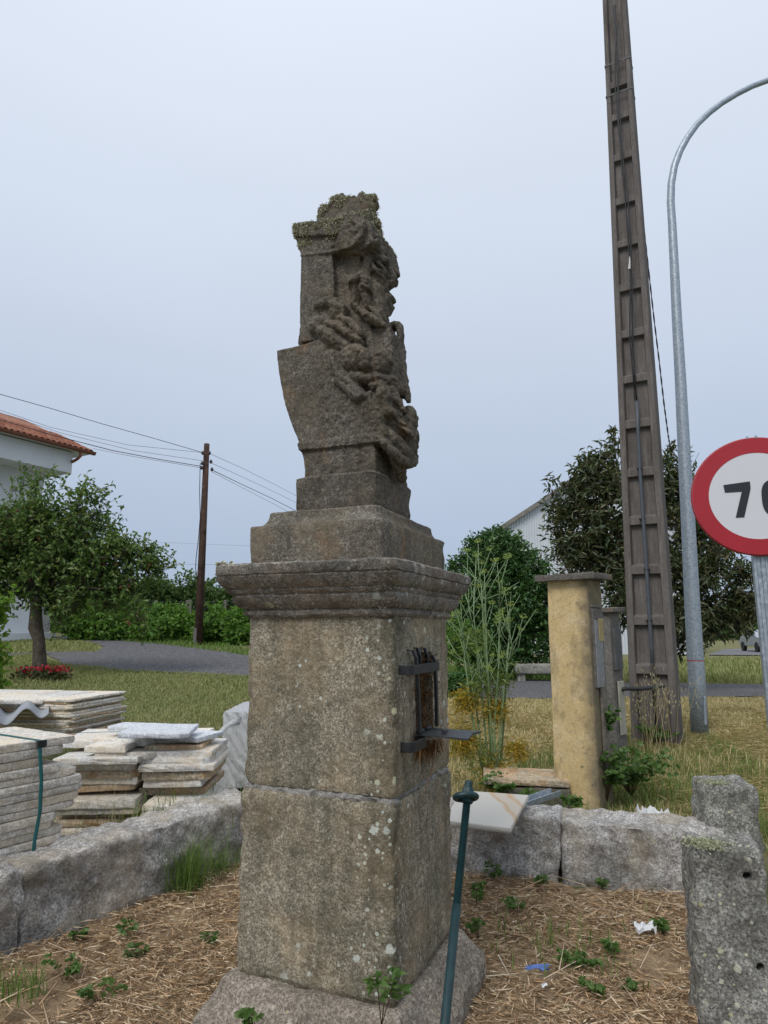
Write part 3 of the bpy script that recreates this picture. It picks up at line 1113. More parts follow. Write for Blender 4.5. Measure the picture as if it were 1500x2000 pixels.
# ---- iron grille and shelf on the front
grille = empty('iron_grille')
grille.parent = shrine
FA = .322
for k, (xt, yt, xb, yb, pr) in enumerate(((803, 1268, 812, 1432, .030), (815, 1263, 818, 1300, .018), (829, 1263, 832, 1300, .018), (840, 1276, 846, 1418, .030))):
    t, b = loc_a(xt, yt, FA + .01), loc_a(xb, yb, FA + .01)
    pts = [(FA - .03, t.y, t.z + .002), (FA + pr * .6, t.y, t.z - .006), (FA + pr, t.y, t.z - .03), (FA + pr, (t.y + b.y) / 2, (t.z + b.z) / 2), (FA + pr - .004, b.y, b.z)]
    mb = MB()
    hw, ht = .0085, .006
    vs = []
    for i, p in enumerate(pts):
        p = Vector(p)
        vs += [p + Vector((-ht, -hw, 0)), p + Vector((ht, -hw, 0)), p + Vector((ht, hw, 0)), p + Vector((-ht, hw, 0))]
    fs = []
    for i in range(len(pts) - 1):
        for q in range(4):
            a, c = i * 4 + q, i * 4 + (q + 1) % 4
            fs.append((a, c, c + 4, a + 4))
    fs += [(3, 2, 1, 0), (16, 17, 18, 19)]
    mb.add(vs, fs).build('bar', IRON, grille, bevel=.002)
for (xl, xr, yy, hh, nm) in ((797, 853, 1309, .035, 'strap'), (799, 826, 1460, .036, 'hinge_strap')):
    l, r_ = loc_a(xl, yy, FA + .03), loc_a(xr, yy, FA + .03)
    mb = MB()
    pts = [(FA - .03, l.y - .004, l.z), (FA + .034, l.y - .002, l.z), (FA + .044, l.y + .012, l.z), (FA + .043, r_.y - .012, l.z), (FA + .032, r_.y + .002, l.z), (FA - .03, r_.y + .004, l.z)]
    mb.ribbon(pts, (0, 0, 1), hh, .007).build(nm, IRON, grille, bevel=.0015)
pl = [loc_a(814, 1433, FA), loc_a(862, 1420, FA)]
sz = EYE + (pl[0].z - EYE)
c0 = loc_a(814, 1433, FA + .012)
c1 = Vector((FA + .012, c0.y + .165, c0.z))
mb = MB()
ln, zt = .215, c0.z
q = [(FA + .01, c0.y, zt), (FA + .01, c0.y + .17, zt), (FA + ln, c0.y + .19, zt - .004), (FA + ln - .02, c0.y + .105, zt - .003), (FA + ln - .012, c0.y + .10, zt - .003), (FA + ln - .004, c0.y + .006, zt - .008)]
n = len(q)
mb.add([Vector(p) for p in q] + [Vector(p) - Vector((0, 0, .006)) for p in q], [list(range(n)), list(range(n, 2 * n))[::-1]] + [[i, i + n, (i + 1) % n + n, (i + 1) % n] for i in range(n)])
mb.build('shelf_plate', IRON_SHELF, grille)
mb = MB().box((FA + .10, c0.y + .07, zt + .006), (.020, .022, .012), Matrix.Rotation(.5, 3, 'Z'))
mb.build('shelf_nut', IRON_SHELF, grille, bevel=.002)
mb = MB().tube([(FA + .018, c0.y - .004, zt + .006), (FA + .018, c0.y + .05, zt + .006)], .008, 10)
mb.build('hinge', IRON, grille, True)
mb = MB().tube([(FA + .018, c0.y + .095, zt + .006), (FA + .018, c0.y + .14, zt + .006)], .008, 10)
mb.build('hinge', IRON, grille, True)

# dry needles and roots stuffed into the niche and hanging under the shelf
nn = 900
P = np.stack([rl.uniform(FA - .06, FA + .004, nn), rl.uniform(NB0 + .02, NB1 - .01, nn), rl.uniform(NZ0 + .02, NZ1 - .01, nn)], -1)
D = rl.normal(size=(nn, 3)) * [.4, .7, 1]
v1 = leaves(P, D, rl.uniform(.02, .06, nn), .0022, rl, 0, .2)
nn = 160
P = np.stack([rl.uniform(FA - .01, FA + .025, nn), rl.uniform(NB0 + .02, NB1 + .01, nn), rl.uniform(NZ0 - .02, NZ0 + .02, nn)], -1)
D = rl.normal(size=(nn, 3)) * [.25, .35, .3] + [.12, 0, -1]
v2 = leaves(P, D, rl.uniform(.03, .09, nn), .004, rl, 0, .1)
v, f = join([v1, v2])
obj('dry_needles', mesh_np('needles', v, f), DEBRIS, shrine)['kind'] = 'stuff'
t0, t1 = loc_a(851, 1452, FA + .02), loc_a(823, 1565, FA + .012)
mb = MB().tube([t0, t0.lerp(t1, .3) + Vector((.012, 0, 0)), t0.lerp(t1, .65) + Vector((.006, .004, 0)), t1], [.0025, .0025, .002, .001], 6)
mb.build('hanging_root', plain('dry root', (.34, .17, .10), .8), shrine, True)

# ------------------------------------------------------------------ low granite walls and gate posts
def wall(name, label, A, B, cuts, w, h0, h1, off, seed):
    """long stones laid end to end from A to B; the plot lies on the right-hand side of A to B shifted by off"""
    A, B = Vector((*A, 0)), Vector((*B, 0))
    d = (B - A).normalized()
    nrm = Vector((-d.y, d.x, 0)) * off
    root = empty(name, A)
    tag(root, label, 'stone wall')
    Ltot = (B - A).length
    c = [0] + [x * Ltot for x in cuts] + [Ltot]
    for k in range(len(c) - 1):
        a, b = c[k] + .003, c[k + 1] - .003
        h = h0 + (h1 - h0) * ((a + b) / 2 / Ltot)
        me = block(((b - a) / 2, w / 2, (h + .12) / 2), .022, .024, .020, 13, None, seed + k * 3.3, .026, 3.2)
        o = obj('stone', me, WALL_STONE, root)
        ctr = d * ((a + b) / 2) + nrm * (w / 2) + Vector((0, 0, (h - .12) / 2))
        o.location = ctr
        o.rotation_euler = (random.uniform(-.02, .02), random.uniform(-.006, .006), math.atan2(d.y, d.x) + random.uniform(-.008, .008))
    return root


wall('granite_wall', 'low rough granite wall on the left, running back behind the shrine beside the slab stacks', (-2.95, 1.36), (-.80, 4.84), (.20, .46, .585), .31, .37, .40, 1, 2.0)
wall('granite_wall', 'low granite wall on the right between the shrine and the gate posts', (-.70, 4.84), (1.95, 4.02), (.33, .665), .33, .37, .36, 1, 8.0)


def gate_post(label, c, w, d, h, rz, seed, holes):
    root = empty('granite_gate_post', c, rz)
    tag(root, label, 'stone post', 'granite gate posts')

    def taper(p):
        k = 1 - .10 * (p.z + h / 2) / h
        return Vector((p.x * k, p.y * k, p.z))
    me = block((w / 2, d / 2, (h + .2) / 2), .028, .022, .016, 13, taper, seed, .022, 3.5)
    o = obj('post', me, POST_STONE, root)
    o.location = (0, 0, (h - .2) / 2)
    if holes:
        cu = MB()
        for (x, z) in holes:
            cu.tube([(x, -d, z), (x + .004, -d / 2 + .09, z)], .015, 14)
        cut_ = cu.build('drill', None, root)
        bo_ = o.modifiers.new('holes', 'BOOLEAN')
        bo_.object = cut_
        bo_.solver = 'EXACT'
        bpy.context.view_layer.update()
        me_ = bpy.data.meshes.new_from_object(o.evaluated_get(bpy.context.evaluated_depsgraph_get()))
        o.modifiers.clear()
        o.data = me_
        bpy.data.objects.remove(cut_)
    # crust of pale lichen on the top edge
    rr = np.random.default_rng(int(seed * 10))
    P, D = [], []
    for _ in range(700):
        x, y = rr.normal(-.07, .035), rr.normal(-d * .30, .035)
        P.append((x, y, h + .001 + .004 * rr.uniform()))
        D.append(rr.normal(size=3) * [1, 1, .25] + [0, 0, .2])
    v, f = leaves(np.array(P), np.array(D), rr.uniform(.006, .014, 700), rr.uniform(.006, .013, 700), rr, .2, .1)
    lo = obj('lichen_crust', mesh_np('lich', v, f), PALE_LICHEN, root)
    lo['kind'] = 'stuff'
    return root


PALE_LICHEN = leaf_mat('pale crust lichen', [(.30, .32, .20), (.40, .41, .28), (.22, .23, .15)], .05, .9, .1)
gate_post('large granite gate post with two drilled holes and pale lichen, at the lower right edge', (1.325, 2.80, 0), .285, .29, .69, R(-16), 3.1, ((.055, .60), (.07, .30)))
gate_post('smaller granite gate post seen behind the drilled one at the right end of the wall', (2.06, 4.28, 0), .335, .32, .60, R(-10), 7.4, ())

# ------------------------------------------------------------------ stacks of stone slabs
PILE = {'grey': SLAB_GREY, 'tan': SLAB_TAN, 'white': SLAB_WHITE, 'rust': SLAB_RUST}
ORD = ['topmost', 'second', 'third', 'fourth', 'fifth', 'sixth', 'seventh', 'eighth', 'ninth', 'tenth', 'eleventh', 'twelfth', 'thirteenth', 'fourteenth', 'fifteenth', 'sixteenth', 'seventeenth', 'eighteenth', 'nineteenth', 'twentieth', 'twenty-first', 'twenty-second']


def ordinal(k, of):
    return ('topmost slab' if k == 0 else ORD[k] + ' slab from the top') + ' of ' + of


def put_slab(outline, th, loc, rz, kind, label, group, seed, tilt=(0, 0), step=.05, jag=.006):
    me = slab_mesh(outline, th, seed, step, jag)
    o = obj('stone_slab', me, PILE[kind])
    o.location = loc
    o.rotation_euler = (tilt[0], tilt[1], rz)
    return tag(o, label, 'stone slab', group)


def quad(w, d, rnd, j=.012, broken=0.0):
    """outline of a roughly rectangular slab, front right corner at the origin, reaching back and to the left"""
    q = [(-w + rnd.uniform(-j, j), rnd.uniform(-j, j)), (0, rnd.uniform(-j, j)), (rnd.uniform(-j, j), d + rnd.uniform(-j, j)), (-w + rnd.uniform(-j, j), d + rnd.uniform(-j, j))]
    if broken:
        q = [q[0], (-broken, q[1][1]), (0, broken * .7), q[2], q[3]]
    return q


# strapped stack behind the left wall
rnd = random.Random(3)
E1 = Vector((.53, .85, 0)).normalized()
ANG = math.atan2(E1.y, E1.x)
OA = Vector((-1.72, 3.87, 0))
ends = [155, 138, 102, 136, 168, 174, 178, 171, 166, 132, 128, 150, 149, 138, 128, 120]
z = float(at(60, 1452, 3.72).z) + .018
thA = []
for k, e in enumerate(ends):
    th = rnd.choice((.036, .039, .042, .045)) * .98
    s = (e - 152) * .0033
    loc = OA + E1 * s + Vector((-E1.y, E1.x, 0)) * rnd.uniform(-.006, .014)
    loc.z = z
    put_slab(quad(1.3, .62, rnd, .006, rnd.uniform(.02, .05)), th, loc, ANG + rnd.uniform(-.012, .012), 'grey', ordinal(k, 'the grey stack bound by the green strap'), 'grey slabs of the strapped stack', 100 + k, (rnd.uniform(-.004, .004), rnd.uniform(-.004, .004)), .045, .009)
    z -= th + .0035
zA = z
ends = [192, 206, 203, 200]
for k, e in enumerate(ends):
    th = .047
    s = (e - 152) * .0033 + .02
    loc = OA + E1 * s + Vector((-E1.y, E1.x, 0)) * (-.045 + .004 * k)
    loc.z = z
    put_slab(quad(1.5, .66, rnd, .006), th, loc, ANG + .01 * k, 'tan' if k < 1 else 'grey', ordinal(k, 'the wide layer sticking out under the strapped stack'), 'wide slabs under the strapped stack', 130 + k)
    z -= th + .001
# ground timbers below it
mb = MB().box((OA - E1 * .3 + Vector((-.25, .25, (z) / 2)))[:], (.12, .5, max(.03, z)), Matrix.Rotation(ANG, 3, 'Z'))
tag(mb.build('timber_bearer', plain('grey timber', (.16, .14, .12), .9)), 'dark timber bearer under the strapped slab stack', 'timber')
# strap
STRAP = plain('green polyester strap', (.008, .115, .12), .45, 0, .5, .2, 30)
q = OA + E1 * -.215
side = Vector((E1.y, -E1.x, 0))
zt = float(at(60, 1452, 3.72).z) + .022
pts = [q - side * .62 + Vector((0, 0, zt)), q - side * .3 + Vector((0, 0, zt + .001)), q + side * .012 + Vector((0, 0, zt)), q + side * .018 + Vector((0, 0, zt - .03)), q + side * .030 + E1 * .018 + Vector((0, 0, zt - .2)), q + side * .034 + E1 * .022 + Vector((0, 0, zt - .36)), q + side * .034 + E1 * .006 + Vector((0, 0, zt - .5)), q + side * .05 + Vector((0, 0, zt - .72))]
st = empty('green_strap', q)
tag(st, 'dark green plastic strap tied round the stack of grey slabs', 'strap')
mb = MB().ribbon([p - q for p in pts], E1, .020, .0025)
mb.build('strap', STRAP, st, True)
MB().box((side * .016 + Vector((0, 0, zt - .018)) + E1 * .012)[:], (.05, .014, .035), Matrix.Rotation(ANG, 3, 'Z')).build('edge_protector', IRON, st, bevel=.003)


def px_slab(xl, xr, y, Y, depth, th_px, kind, label, group, seed, yaw=0.0, tilt=(0, 0), broken=0.0, jag=.006):
    r_ = at(xr, y, Y)
    l_ = at(xl, y, Y)
    w = (r_ - l_).length
    th = th_px * Y / FPX
    return put_slab(quad(w, depth, random.Random(seed), .014, broken), th, r_, yaw, kind, label, group, seed, tilt, .05, jag)


# left pile of loose slabs
gB = 'loose slabs of the left pile'
oB = 'the loose slab pile left of the gap'
rows = [(110, 268, 1480, 12, 'tan', 0.0, .005), (118, 266, 1492, 13, 'grey', .0, .003), (112, 270, 1505, 13, 'rust', .01, .006), (122, 268, 1518, 13, 'grey', -.01, 0), (116, 262, 1531, 11, 'rust', .0, .03), (130, 250, 1545, 14, 'grey', .0, .0),
        (100, 264, 1561, 16, 'grey', .012, .01), (104, 267, 1577, 13, 'grey', .0, .0), (112, 260, 1590, 8, 'rust', .0, .0), (110, 266, 1598, 13, 'rust', .01, .01), (122, 266, 1612, 14, 'grey', .02, .015), (125, 258, 1627, 16, 'rust', .0, .0)]
for k, (xl, xr, y, tp, kind, yaw, tl) in enumerate(rows):
    Yf = (4.78, 4.9, 4.88, 4.9, 4.92, 5.05, 4.80, 4.81, 4.9, 4.86, 4.86, 4.92)[k]
    px_slab(xl, xr, y, Yf, .62 if k else .55, tp, kind, ordinal(k, oB) if k else 'broad tan slab with a rust stain crowning the left loose pile', gB, 200 + k, yaw + .03, (0, -tl), .03 * (k % 3), .008)
# right pile of loose slabs
gC = 'loose slabs of the right pile'
oC = 'the loose slab pile right of the gap'
rows = [(274, 412, 1468, 11, 'tan', 0, .0), (272, 408, 1480, 13, 'tan', 0, .0), (274, 417, 1494, 12, 'tan', .02, .0), (275, 410, 1508, 14, 'rust', .02, .0), (276, 392, 1523, 13, 'tan', -.03, -.02), (275, 400, 1538, 13, 'rust', 0, 0),
        (276, 414, 1572, 15, 'tan', .02, 0), (278, 410, 1588, 10, 'grey', 0, 0), (278, 408, 1599, 13, 'grey', 0, 0), (280, 405, 1613, 16, 'rust', 0, 0)]
for k, (xl, xr, y, tp, kind, yaw, tl) in enumerate(rows):
    Yf = (4.92, 4.9, 4.86, 4.9, 4.9, 5.02, 4.74, 4.78, 4.82, 4.86)[k]
    px_slab(xl, xr, y, Yf, .60, tp, kind, ordinal(k, oC), gC, 240 + k, yaw + .02, (0, tl), .04 * (k % 2), .009)
# loose slabs thrown on the top
gT = 'slabs lying loose on the piles'
top = [(118, 182, 1447, 5.0, .62, 13, 'tan', 'pale tan slab lying flat at the left rear of the loose piles', .10), (182, 300, 1443, 5.05, .72, 14, 'tan', 'large pale tan slab with a rust streak at the rear of the loose piles', .06), (290, 385, 1441, 5.1, .50, 13, 'tan', 'cream slab half hidden under the white slabs at the right rear', .02),
       (185, 300, 1470, 4.86, .46, 12, 'grey', 'grey slab with a tan end under the small tan slab on the left pile', .02), (170, 246, 1457, 4.84, .44, 12, 'tan', 'small tan slab on the left pile, under the white slab', .0), (282, 392, 1456, 4.98, .50, 11, 'rust', 'brown edged slab directly under the white slabs on the right pile', .02),
       (262, 388, 1441, 5.0, .34, 9, 'white', 'lower bluish white slab sticking out to the right beneath the top one', -.30), (232, 366, 1433, 4.84, .36, 9, 'white', 'bluish white slab lying tilted on top of the loose piles', .03), (196, 300, 1421, 5.06, .22, 8, 'white', 'narrow white slab pointing left from under the top white slab', -.22)]
for k, (xl, xr, y, Yf, dp, tp, kind, lb, yaw) in enumerate(top):
    px_slab(xl, xr, y, Yf, dp, tp, kind, lb, gT, 280 + k, yaw, (.0, 0) if k != 7 else (.05, .012), .05 * (k % 2))
# thin blue string over the rear slabs
zs_ = at(240, 1443, 5.05).z + .004
mb = MB().tube([(at(x, 1443, 5.05).x, yy, zs_) for x, yy in ((120, 5.30), (180, 5.36), (240, 5.38), (296, 5.34))], .0022, 5)
tag(mb.build('packing_string', STRAP), 'thin teal packing string lying across the rear pale slabs', 'string')

# the wrapped stack further back on the left
gD = 'thin slabs of the rear wrapped stack'
for k in range(17):
    y = 1366 + k * 5.2
    e = 138 + rnd.uniform(-7, 8)
    px_slab(-120, e, y, 6.35, .85, 4.8, 'rust' if k % 3 == 1 else 'grey', ordinal(k, 'the thin-slabbed rear stack at the left edge'), gD, 300 + k, -.20, (0, -.008), .03, .010)
for k, (xl, xr, y, Yf, yaw, lb) in enumerate(((-60, 78, 1368, 6.35, -.1, 'flat tan slab with a brown edge topping the rear stack'), (60, 128, 1358, 6.7, -.25, 'rounded brown edged slab on top of the rear stack, towards its right corner'), (-90, 80, 1355, 6.9, -.1, 'pale slab lying at the back of the rear stack top'))):
    px_slab(xl, xr, y, Yf, .42, 8, 'tan', lb, 'slabs on top of the rear stack', 330 + k, yaw, (0, 0), .06)
# corrugated sheet propped against it
W = []
c0, c1 = at(-70, 1418, 5.75), at(96, 1386, 6.05)
nrm = Vector((0, 0, 1))
n = 70
pts = []
for i in range(n + 1):
    t = i / n
    p = c0.lerp(c1, t)
    pts.append(p + nrm * (.052 * math.sin(t * 4.6 * math.pi + 3.9)))
v, f = [], []
back = Vector((-.3, .6, .03))
for p in pts:
    for q in (p, p + back, p + back - Vector((0, 0, .013)), p - Vector((0, 0, .013))):
        v.append(q)
for i in range(n):
    for k in range(4):
        a, b = i * 4 + k, i * 4 + (k + 1) % 4
        f.append((a, b, b + 4, a + 4))
f += [(3, 2, 1, 0), (n * 4, n * 4 + 1, n * 4 + 2, n * 4 + 3)]
CORR = plain('grey fibre cement', (.30, .315, .34), .75, 0, .3, .2, 10, .3, 120)
tag(MB().add(v, f).build('corrugated_sheet', CORR, None, True), 'grey corrugated roofing sheet pushed into the rear slab stack at the left edge', 'roofing sheet')

# ------------------------------------------------------------------ pallet bundle wrapped in clear film, half hidden by the shrine
m = Mat('milky stretch film', .16, 0, .8)
fold_ = m.noise(34, 6, .7, m.scaled((2.6, 2.6, .30)), 2.2)
m.color(m.ramp(fold_, [(.38, (.62, .62, .61)), (.5, (.84, .85, .85)), (.64, (.95, .95, .95))]))
m.bump(fold_, 1.0, .03)
FILM = m.m
wp = empty('wrapped_bundle', gp(445, 1562))
tag(wp, 'bundle of stone on a pallet wrapped in crumpled white plastic film, beside the shrine', 'wrapped pallet')
cw = Vector(wp.location)


def film_warp(p):
    k = .10 * (p.z + .3)
    pl_ = .009 * abs(math.sin((p.x * .8 + p.z * .7 + p.y * .3) * 38 + 2 * noise.noise(p * 6)))
    w = .020 * noise.noise(Vector((p.x * 9 + p.z * 5, p.y * 9, p.z * 2.5))) + .012 * noise.noise(Vector((p.x * 26 + p.z * 16, p.y * 26, p.z * 7)))
    return Vector((p.x * (1 + k * .2) + w + pl_ + .05 * p.z, p.y + w - pl_ * 1.4, p.z + w * .6))


me = block((.30, .40, .335), .012, .014, .006, 18, film_warp, 3.0)
o = obj('film_wrap', me, FILM, wp)
o.location = (.22, .40, .43)
mb = MB()
pts = [at(470, 1408, 6.1) - cw, at(452, 1412, 6.0) - cw, at(435, 1425, 5.95) - cw, at(420, 1440, 5.93) - cw, at(411, 1449, 5.92) - cw]
mb.ribbon(pts, (.1, .5, .8), .07, .006)
mb.build('film_flap', FILM, wp, True)
mb = MB()
for k in range(3):
    mb.box((.0 + .22 * k, .35, .05), (.09, .8, .10))
mb.build('pallet', plain('dark pallet wood', (.07, .055, .045), .95, 0, .2, .4, 20, .4), wp, bevel=.004)

# ------------------------------------------------------------------ paving slab lying on the right wall
m_lab = granite('vein slab granite', (.36, .335, .29), (.56, .535, .475), (.66, .64, .59), 300, (.38, .33, .25), .15, 0, bump=.2)
mm = Mat('vein', .85)
PILE['vein'] = SLAB_TAN
c = [at(862, 1626, 4.06), at(998, 1641, 3.90), at(1033, 1576, 4.60), at(905, 1567, 4.72)]
zz = .395
org = Vector((c[1].x, c[1].y, zz + .032))
out = [((p.x - org.x), (p.y - org.y)) for p in c]
me = slab_mesh(out, .03, 77, .05, .003)
m = Mat('cream slab with rust vein', .9, 0, .2)
g1 = m.noise(260, 2, .6)
base = m.ramp(g1, [(.3, (.38, .355, .31)), (.5, (.57, .54, .48)), (.72, (.68, .66, .61))])
dist = m.noise(5.0, 5, .6, None, .6)
wave = m.n('TexWave')
wave.inputs['Scale'].default_value = .55
wave.inputs['Distortion'].default_value = 2.6
wave.inputs['Detail'].default_value = 3
wave.inputs['Detail Scale'].default_value = 2.0
wave.inputs['Phase Offset'].default_value = 2.2
m.l(m.vec, wave.inputs['Vector'])
v_ = m.ramp(wave.outputs['Fac'], [(.80, 0.0), (.92, .75), (.97, .25)])
m.color(m.mix(v_, base, (.50, .30, .13)))
m.bump(g1, .3, .003)
o = obj('stone_slab', me, m.m)
o.location = org
o.rotation_euler = (.015, .0, 0)
tag(o, 'square cream granite slab with a rust vein lying on the low right wall', 'stone slab')

# ------------------------------------------------------------------ green threaded rod stuck in the ground
ROD = plain('dark green painted steel', (.005, .032, .036), .42, .05, .45, .35, 40, .15, 80)
p_top, p_bot = at(914, 1545, 1.86), at(868, 2010, 1.66)
dvec = (p_bot - p_top).normalized()
k = (p_bot.z - plot_z(p_bot.x, p_bot.y) + .25) / -dvec.z
foot = p_bot + dvec * k
rod = empty('threaded_rod', foot)
tag(rod, 'dark green threaded steel rod with a ring nut, leaning upright in front of the shrine', 'rod')
T = p_top - foot
U = -dvec
mb = MB().tube([(0, 0, 0), T * .4, T - U * .26], .0108, 16)
mb.build('shaft', ROD, rod, True)
mb = MB()
n = 16
turns, ln = 62, .26
v, f = [], []
sdir = U.cross(Vector((0, 1, 0))).normalized()
udir = sdir.cross(U)
prev = None
pts, rs = [], []
st = turns * 2
for i in range(st + 1):
    pts.append(T - U * (ln * (1 - i / st)))
    rs.append(.0108 if i % 2 else .0088)
mb.tube(pts, rs, n)
mb.build('thread', ROD, rod, False)
mb = MB().tube([T - U * .03, T - U * .010, T + U * .008], [.017, .018, .016], 6)
mb.build('hex_nut', ROD, rod, bevel=.002)
mb = MB().tube([T + U * .008, T + U * .022, T + U * .026], [.0105, .0105, .008], 14)
mb.build('stub', ROD, rod)
mb = MB()
pts = []
ctr = T - U * .012 + Vector((-.006, -.012, 0))
for i in range(25):
    a = 2 * math.pi * i / 24
    pts.append(ctr + sdir * .027 * math.cos(a) + udir * .020 * math.sin(a) + U * .006 * math.cos(a + 2.6))
mb.tube(pts, .0078, 10, False)
mb.build('ring', ROD, rod, True)

# ------------------------------------------------------------------ meter pillars
m = Mat('weathered yellow render', .92, 0, .15)
base = m.ramp(m.noise(5, 5, .65), [(.3, (.50, .365, .17)), (.5, (.62, .465, .24)), (.7, (.70, .56, .345))])
base = m.mix(m.ramp(m.noise(70, 4, .8), [(.5, 0.0), (.68, .7)]), base, (.24, .20, .12))
base = m.mix(m.ramp(m.noise(14, 5, .75), [(.56, 0.0), (.70, .55)]), base, (.20, .165, .105))
grime = m.ramp(m.noise(3.2, 6, .7, m.scaled((1.4, 1.4, .5))), [(.50, 0.0), (.66, .62)])
base = m.mix(grime, base, (.15, .125, .085))
# grime creeps in from the corner by the meter door
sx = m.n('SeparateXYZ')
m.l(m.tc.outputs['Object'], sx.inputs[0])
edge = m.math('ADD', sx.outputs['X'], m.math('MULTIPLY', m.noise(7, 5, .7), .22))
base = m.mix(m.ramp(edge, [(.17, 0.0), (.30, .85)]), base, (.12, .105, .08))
m.color(base)
m.bump(m.noise(120, 4, .7), .5, .006)
YELLOW = m.m
CONC = granite('grey concrete', (.11, .10, .09), (.20, .187, .17), (.29, .275, .255), 150, (.07, .062, .052), .6, .3, bump=.5)
CAPM = granite('cap concrete', (.10, .09, .08), (.18, .165, .145), (.26, .24, .215), 150, (.06, .05, .045), .6, .4, warm=(.24, .14, .09), bump=.6)


def pillar(label, corner_px, base_y, Yc, w, d, h, rz, mat, capo, parts, lean=0.0):
    c = at(corner_px, base_y, Yc)
    root = empty('meter_pillar', (c.x, c.y, float(gz(c.x, c.y))), rz)
    tag(root, label, 'pillar')
    me = block((w / 2, d / 2, (h + .1) / 2), .012, .05, .004, 9, lambda p: Vector((p.x * (1 - .05 * (p.z / h + .5)), p.y, p.z)), corner_px, .004, 2)
    o = obj('body', me, mat, root)
    o.location = (-w / 2, d / 2, (h - .1) / 2)
    cp = block((w / 2 + capo, d / 2 + capo, .028), .008, .04, .004, 14, None, corner_px + 3, .004, 4)
    o = obj('cap', cp, CAPM, root)
    o.location = (-w / 2, d / 2, h + .026)
    o.rotation_euler = (R(1.5), R(-1), 0)
    return root


yp = pillar('yellow rendered meter pillar with a concrete cap and dark grime, right of the shrine', 1172, 1580, 5.72, .38, .36, 1.93, R(-36), YELLOW, .075, None)
w, d, h = .38, .36, 1.93
MET = plain('weathered aluminium plate', (.30, .30, .31), .55, .5, .4, .35, 25, .4, 80)
mb = MB().box((-.004, d / 2 - .01, 1.35), (.035, .24, .66))
mb.build('meter_box_frame', CONC, yp, bevel=.004)
mb = MB().box((.016, d / 2 - .03, 1.30), (.012, .18, .56))
mb.build('meter_door', MET, yp, bevel=.003)
for k in range(4):
    MB().box((.026, d / 2 + .02 + .03 * k - .05, 1.50), (.008, .014, .19)).build('slat', plain('faded yellow slat', (.42, .34, .17), .8), yp, bevel=.002)
MB().box((.010, d / 2 + .03, .62), (.02, .13, .80)).build('wooden_door', plain('grey weathered wood', (.20, .175, .145), .95, 0, .2, .4, 18, .6, 60), yp, bevel=.003)
MB().box((-.006, d / 2, 1.70), (.026, .27, .02)).build('lintel', CONC, yp, bevel=.003)
# exposed hollow bricks under the render
BR = plain('hollow red brick', (.30, .10, .06), .9, 0, .2, .35, 30, .4)
for k in range(2):
    o = MB().box((-.09 - .19 * k, .05, .012), (.17, .13, .085)).build('brick', BR, yp, bevel=.005)
    MB().box((-.09 - .19 * k, -.0165, .012), (.10, .006, .045)).build('hollow_shade_plate', plain('painted hollow shade', (.02, .012, .010), 1), o)  # near-black plate on the solid brick face, painting the shade inside its hollow

gpil = pillar('narrow grey concrete meter pillar standing between the yellow pillar and the utility pole', 1206, 1450, 7.35, .25, .32, 1.62, R(-38), CONC, .05, None)
MB().box((.008, .15, 1.22), (.03, .22, .44)).build('meter_door', plain('dark meter door', (.10, .10, .10), .6, .2, .4), gpil, bevel=.004)
MB().box((.012, .17, .60), (.02, .16, .56)).build('lower_panel', plain('pale panel', (.40, .38, .31), .9), gpil, bevel=.004)
MB().tube([(.0, .17, .78), (.05, .19, .80), (.10, .26, .795), (.15, .36, .79), (.20, .60, .79), (.24, .95, .79)], .022, 10).build('black_pipe', IRON, gpil, True)

# ------------------------------------------------------------------ concrete utility pole with recessed panels
PX, PYb = 1285, 1455
pc = gp(PX, PYb)
HP = 11.6
pole = empty('concrete_utility_pole', pc, R(-30))
TILT = R(.65)
pole.rotation_mode = 'QUATERNION'
pole.rotation_quaternion = Matrix.Rotation(TILT, 3, 'Y').to_quaternion() @ Matrix.Rotation(R(-30), 3, 'Z').to_quaternion()
tag(pole, 'tall brown-grey concrete utility pole with recessed panels and a cable conduit', 'utility pole')
m = Mat('stained pole concrete', .93, 0, .15)
b_ = m.ramp(m.noise(140, 3, .65), [(.3, (.085, .075, .070)), (.5, (.145, .13, .12)), (.72, (.22, .20, .188))])
b_ = m.mix(m.ramp(m.noise(2.6, 6, .7, m.scaled((2, 2, .6))), [(.42, 0.0), (.68, .7)]), b_, (.075, .060, .052))
b_ = m.mix(m.ramp(m.noise(7, 6, .75, m.scaled((3, 3, .25))), [(.50, 0.0), (.68, .6)]), b_, (.24, .215, .195))
b_ = m.mix(m.ramp(m.noise(26, 4, .7), [(.60, 0.0), (.72, .7)]), b_, (.045, .038, .033))
m.color(b_)
m.bump(m.noise(120, 4, .7), .6, .006)
POLEC = m.m


def wz(z):
    return .275 - (.275 - .150) * z / HP         # half width


def dz_(z):
    return .18 - (.18 - .10) * z / HP            # half depth


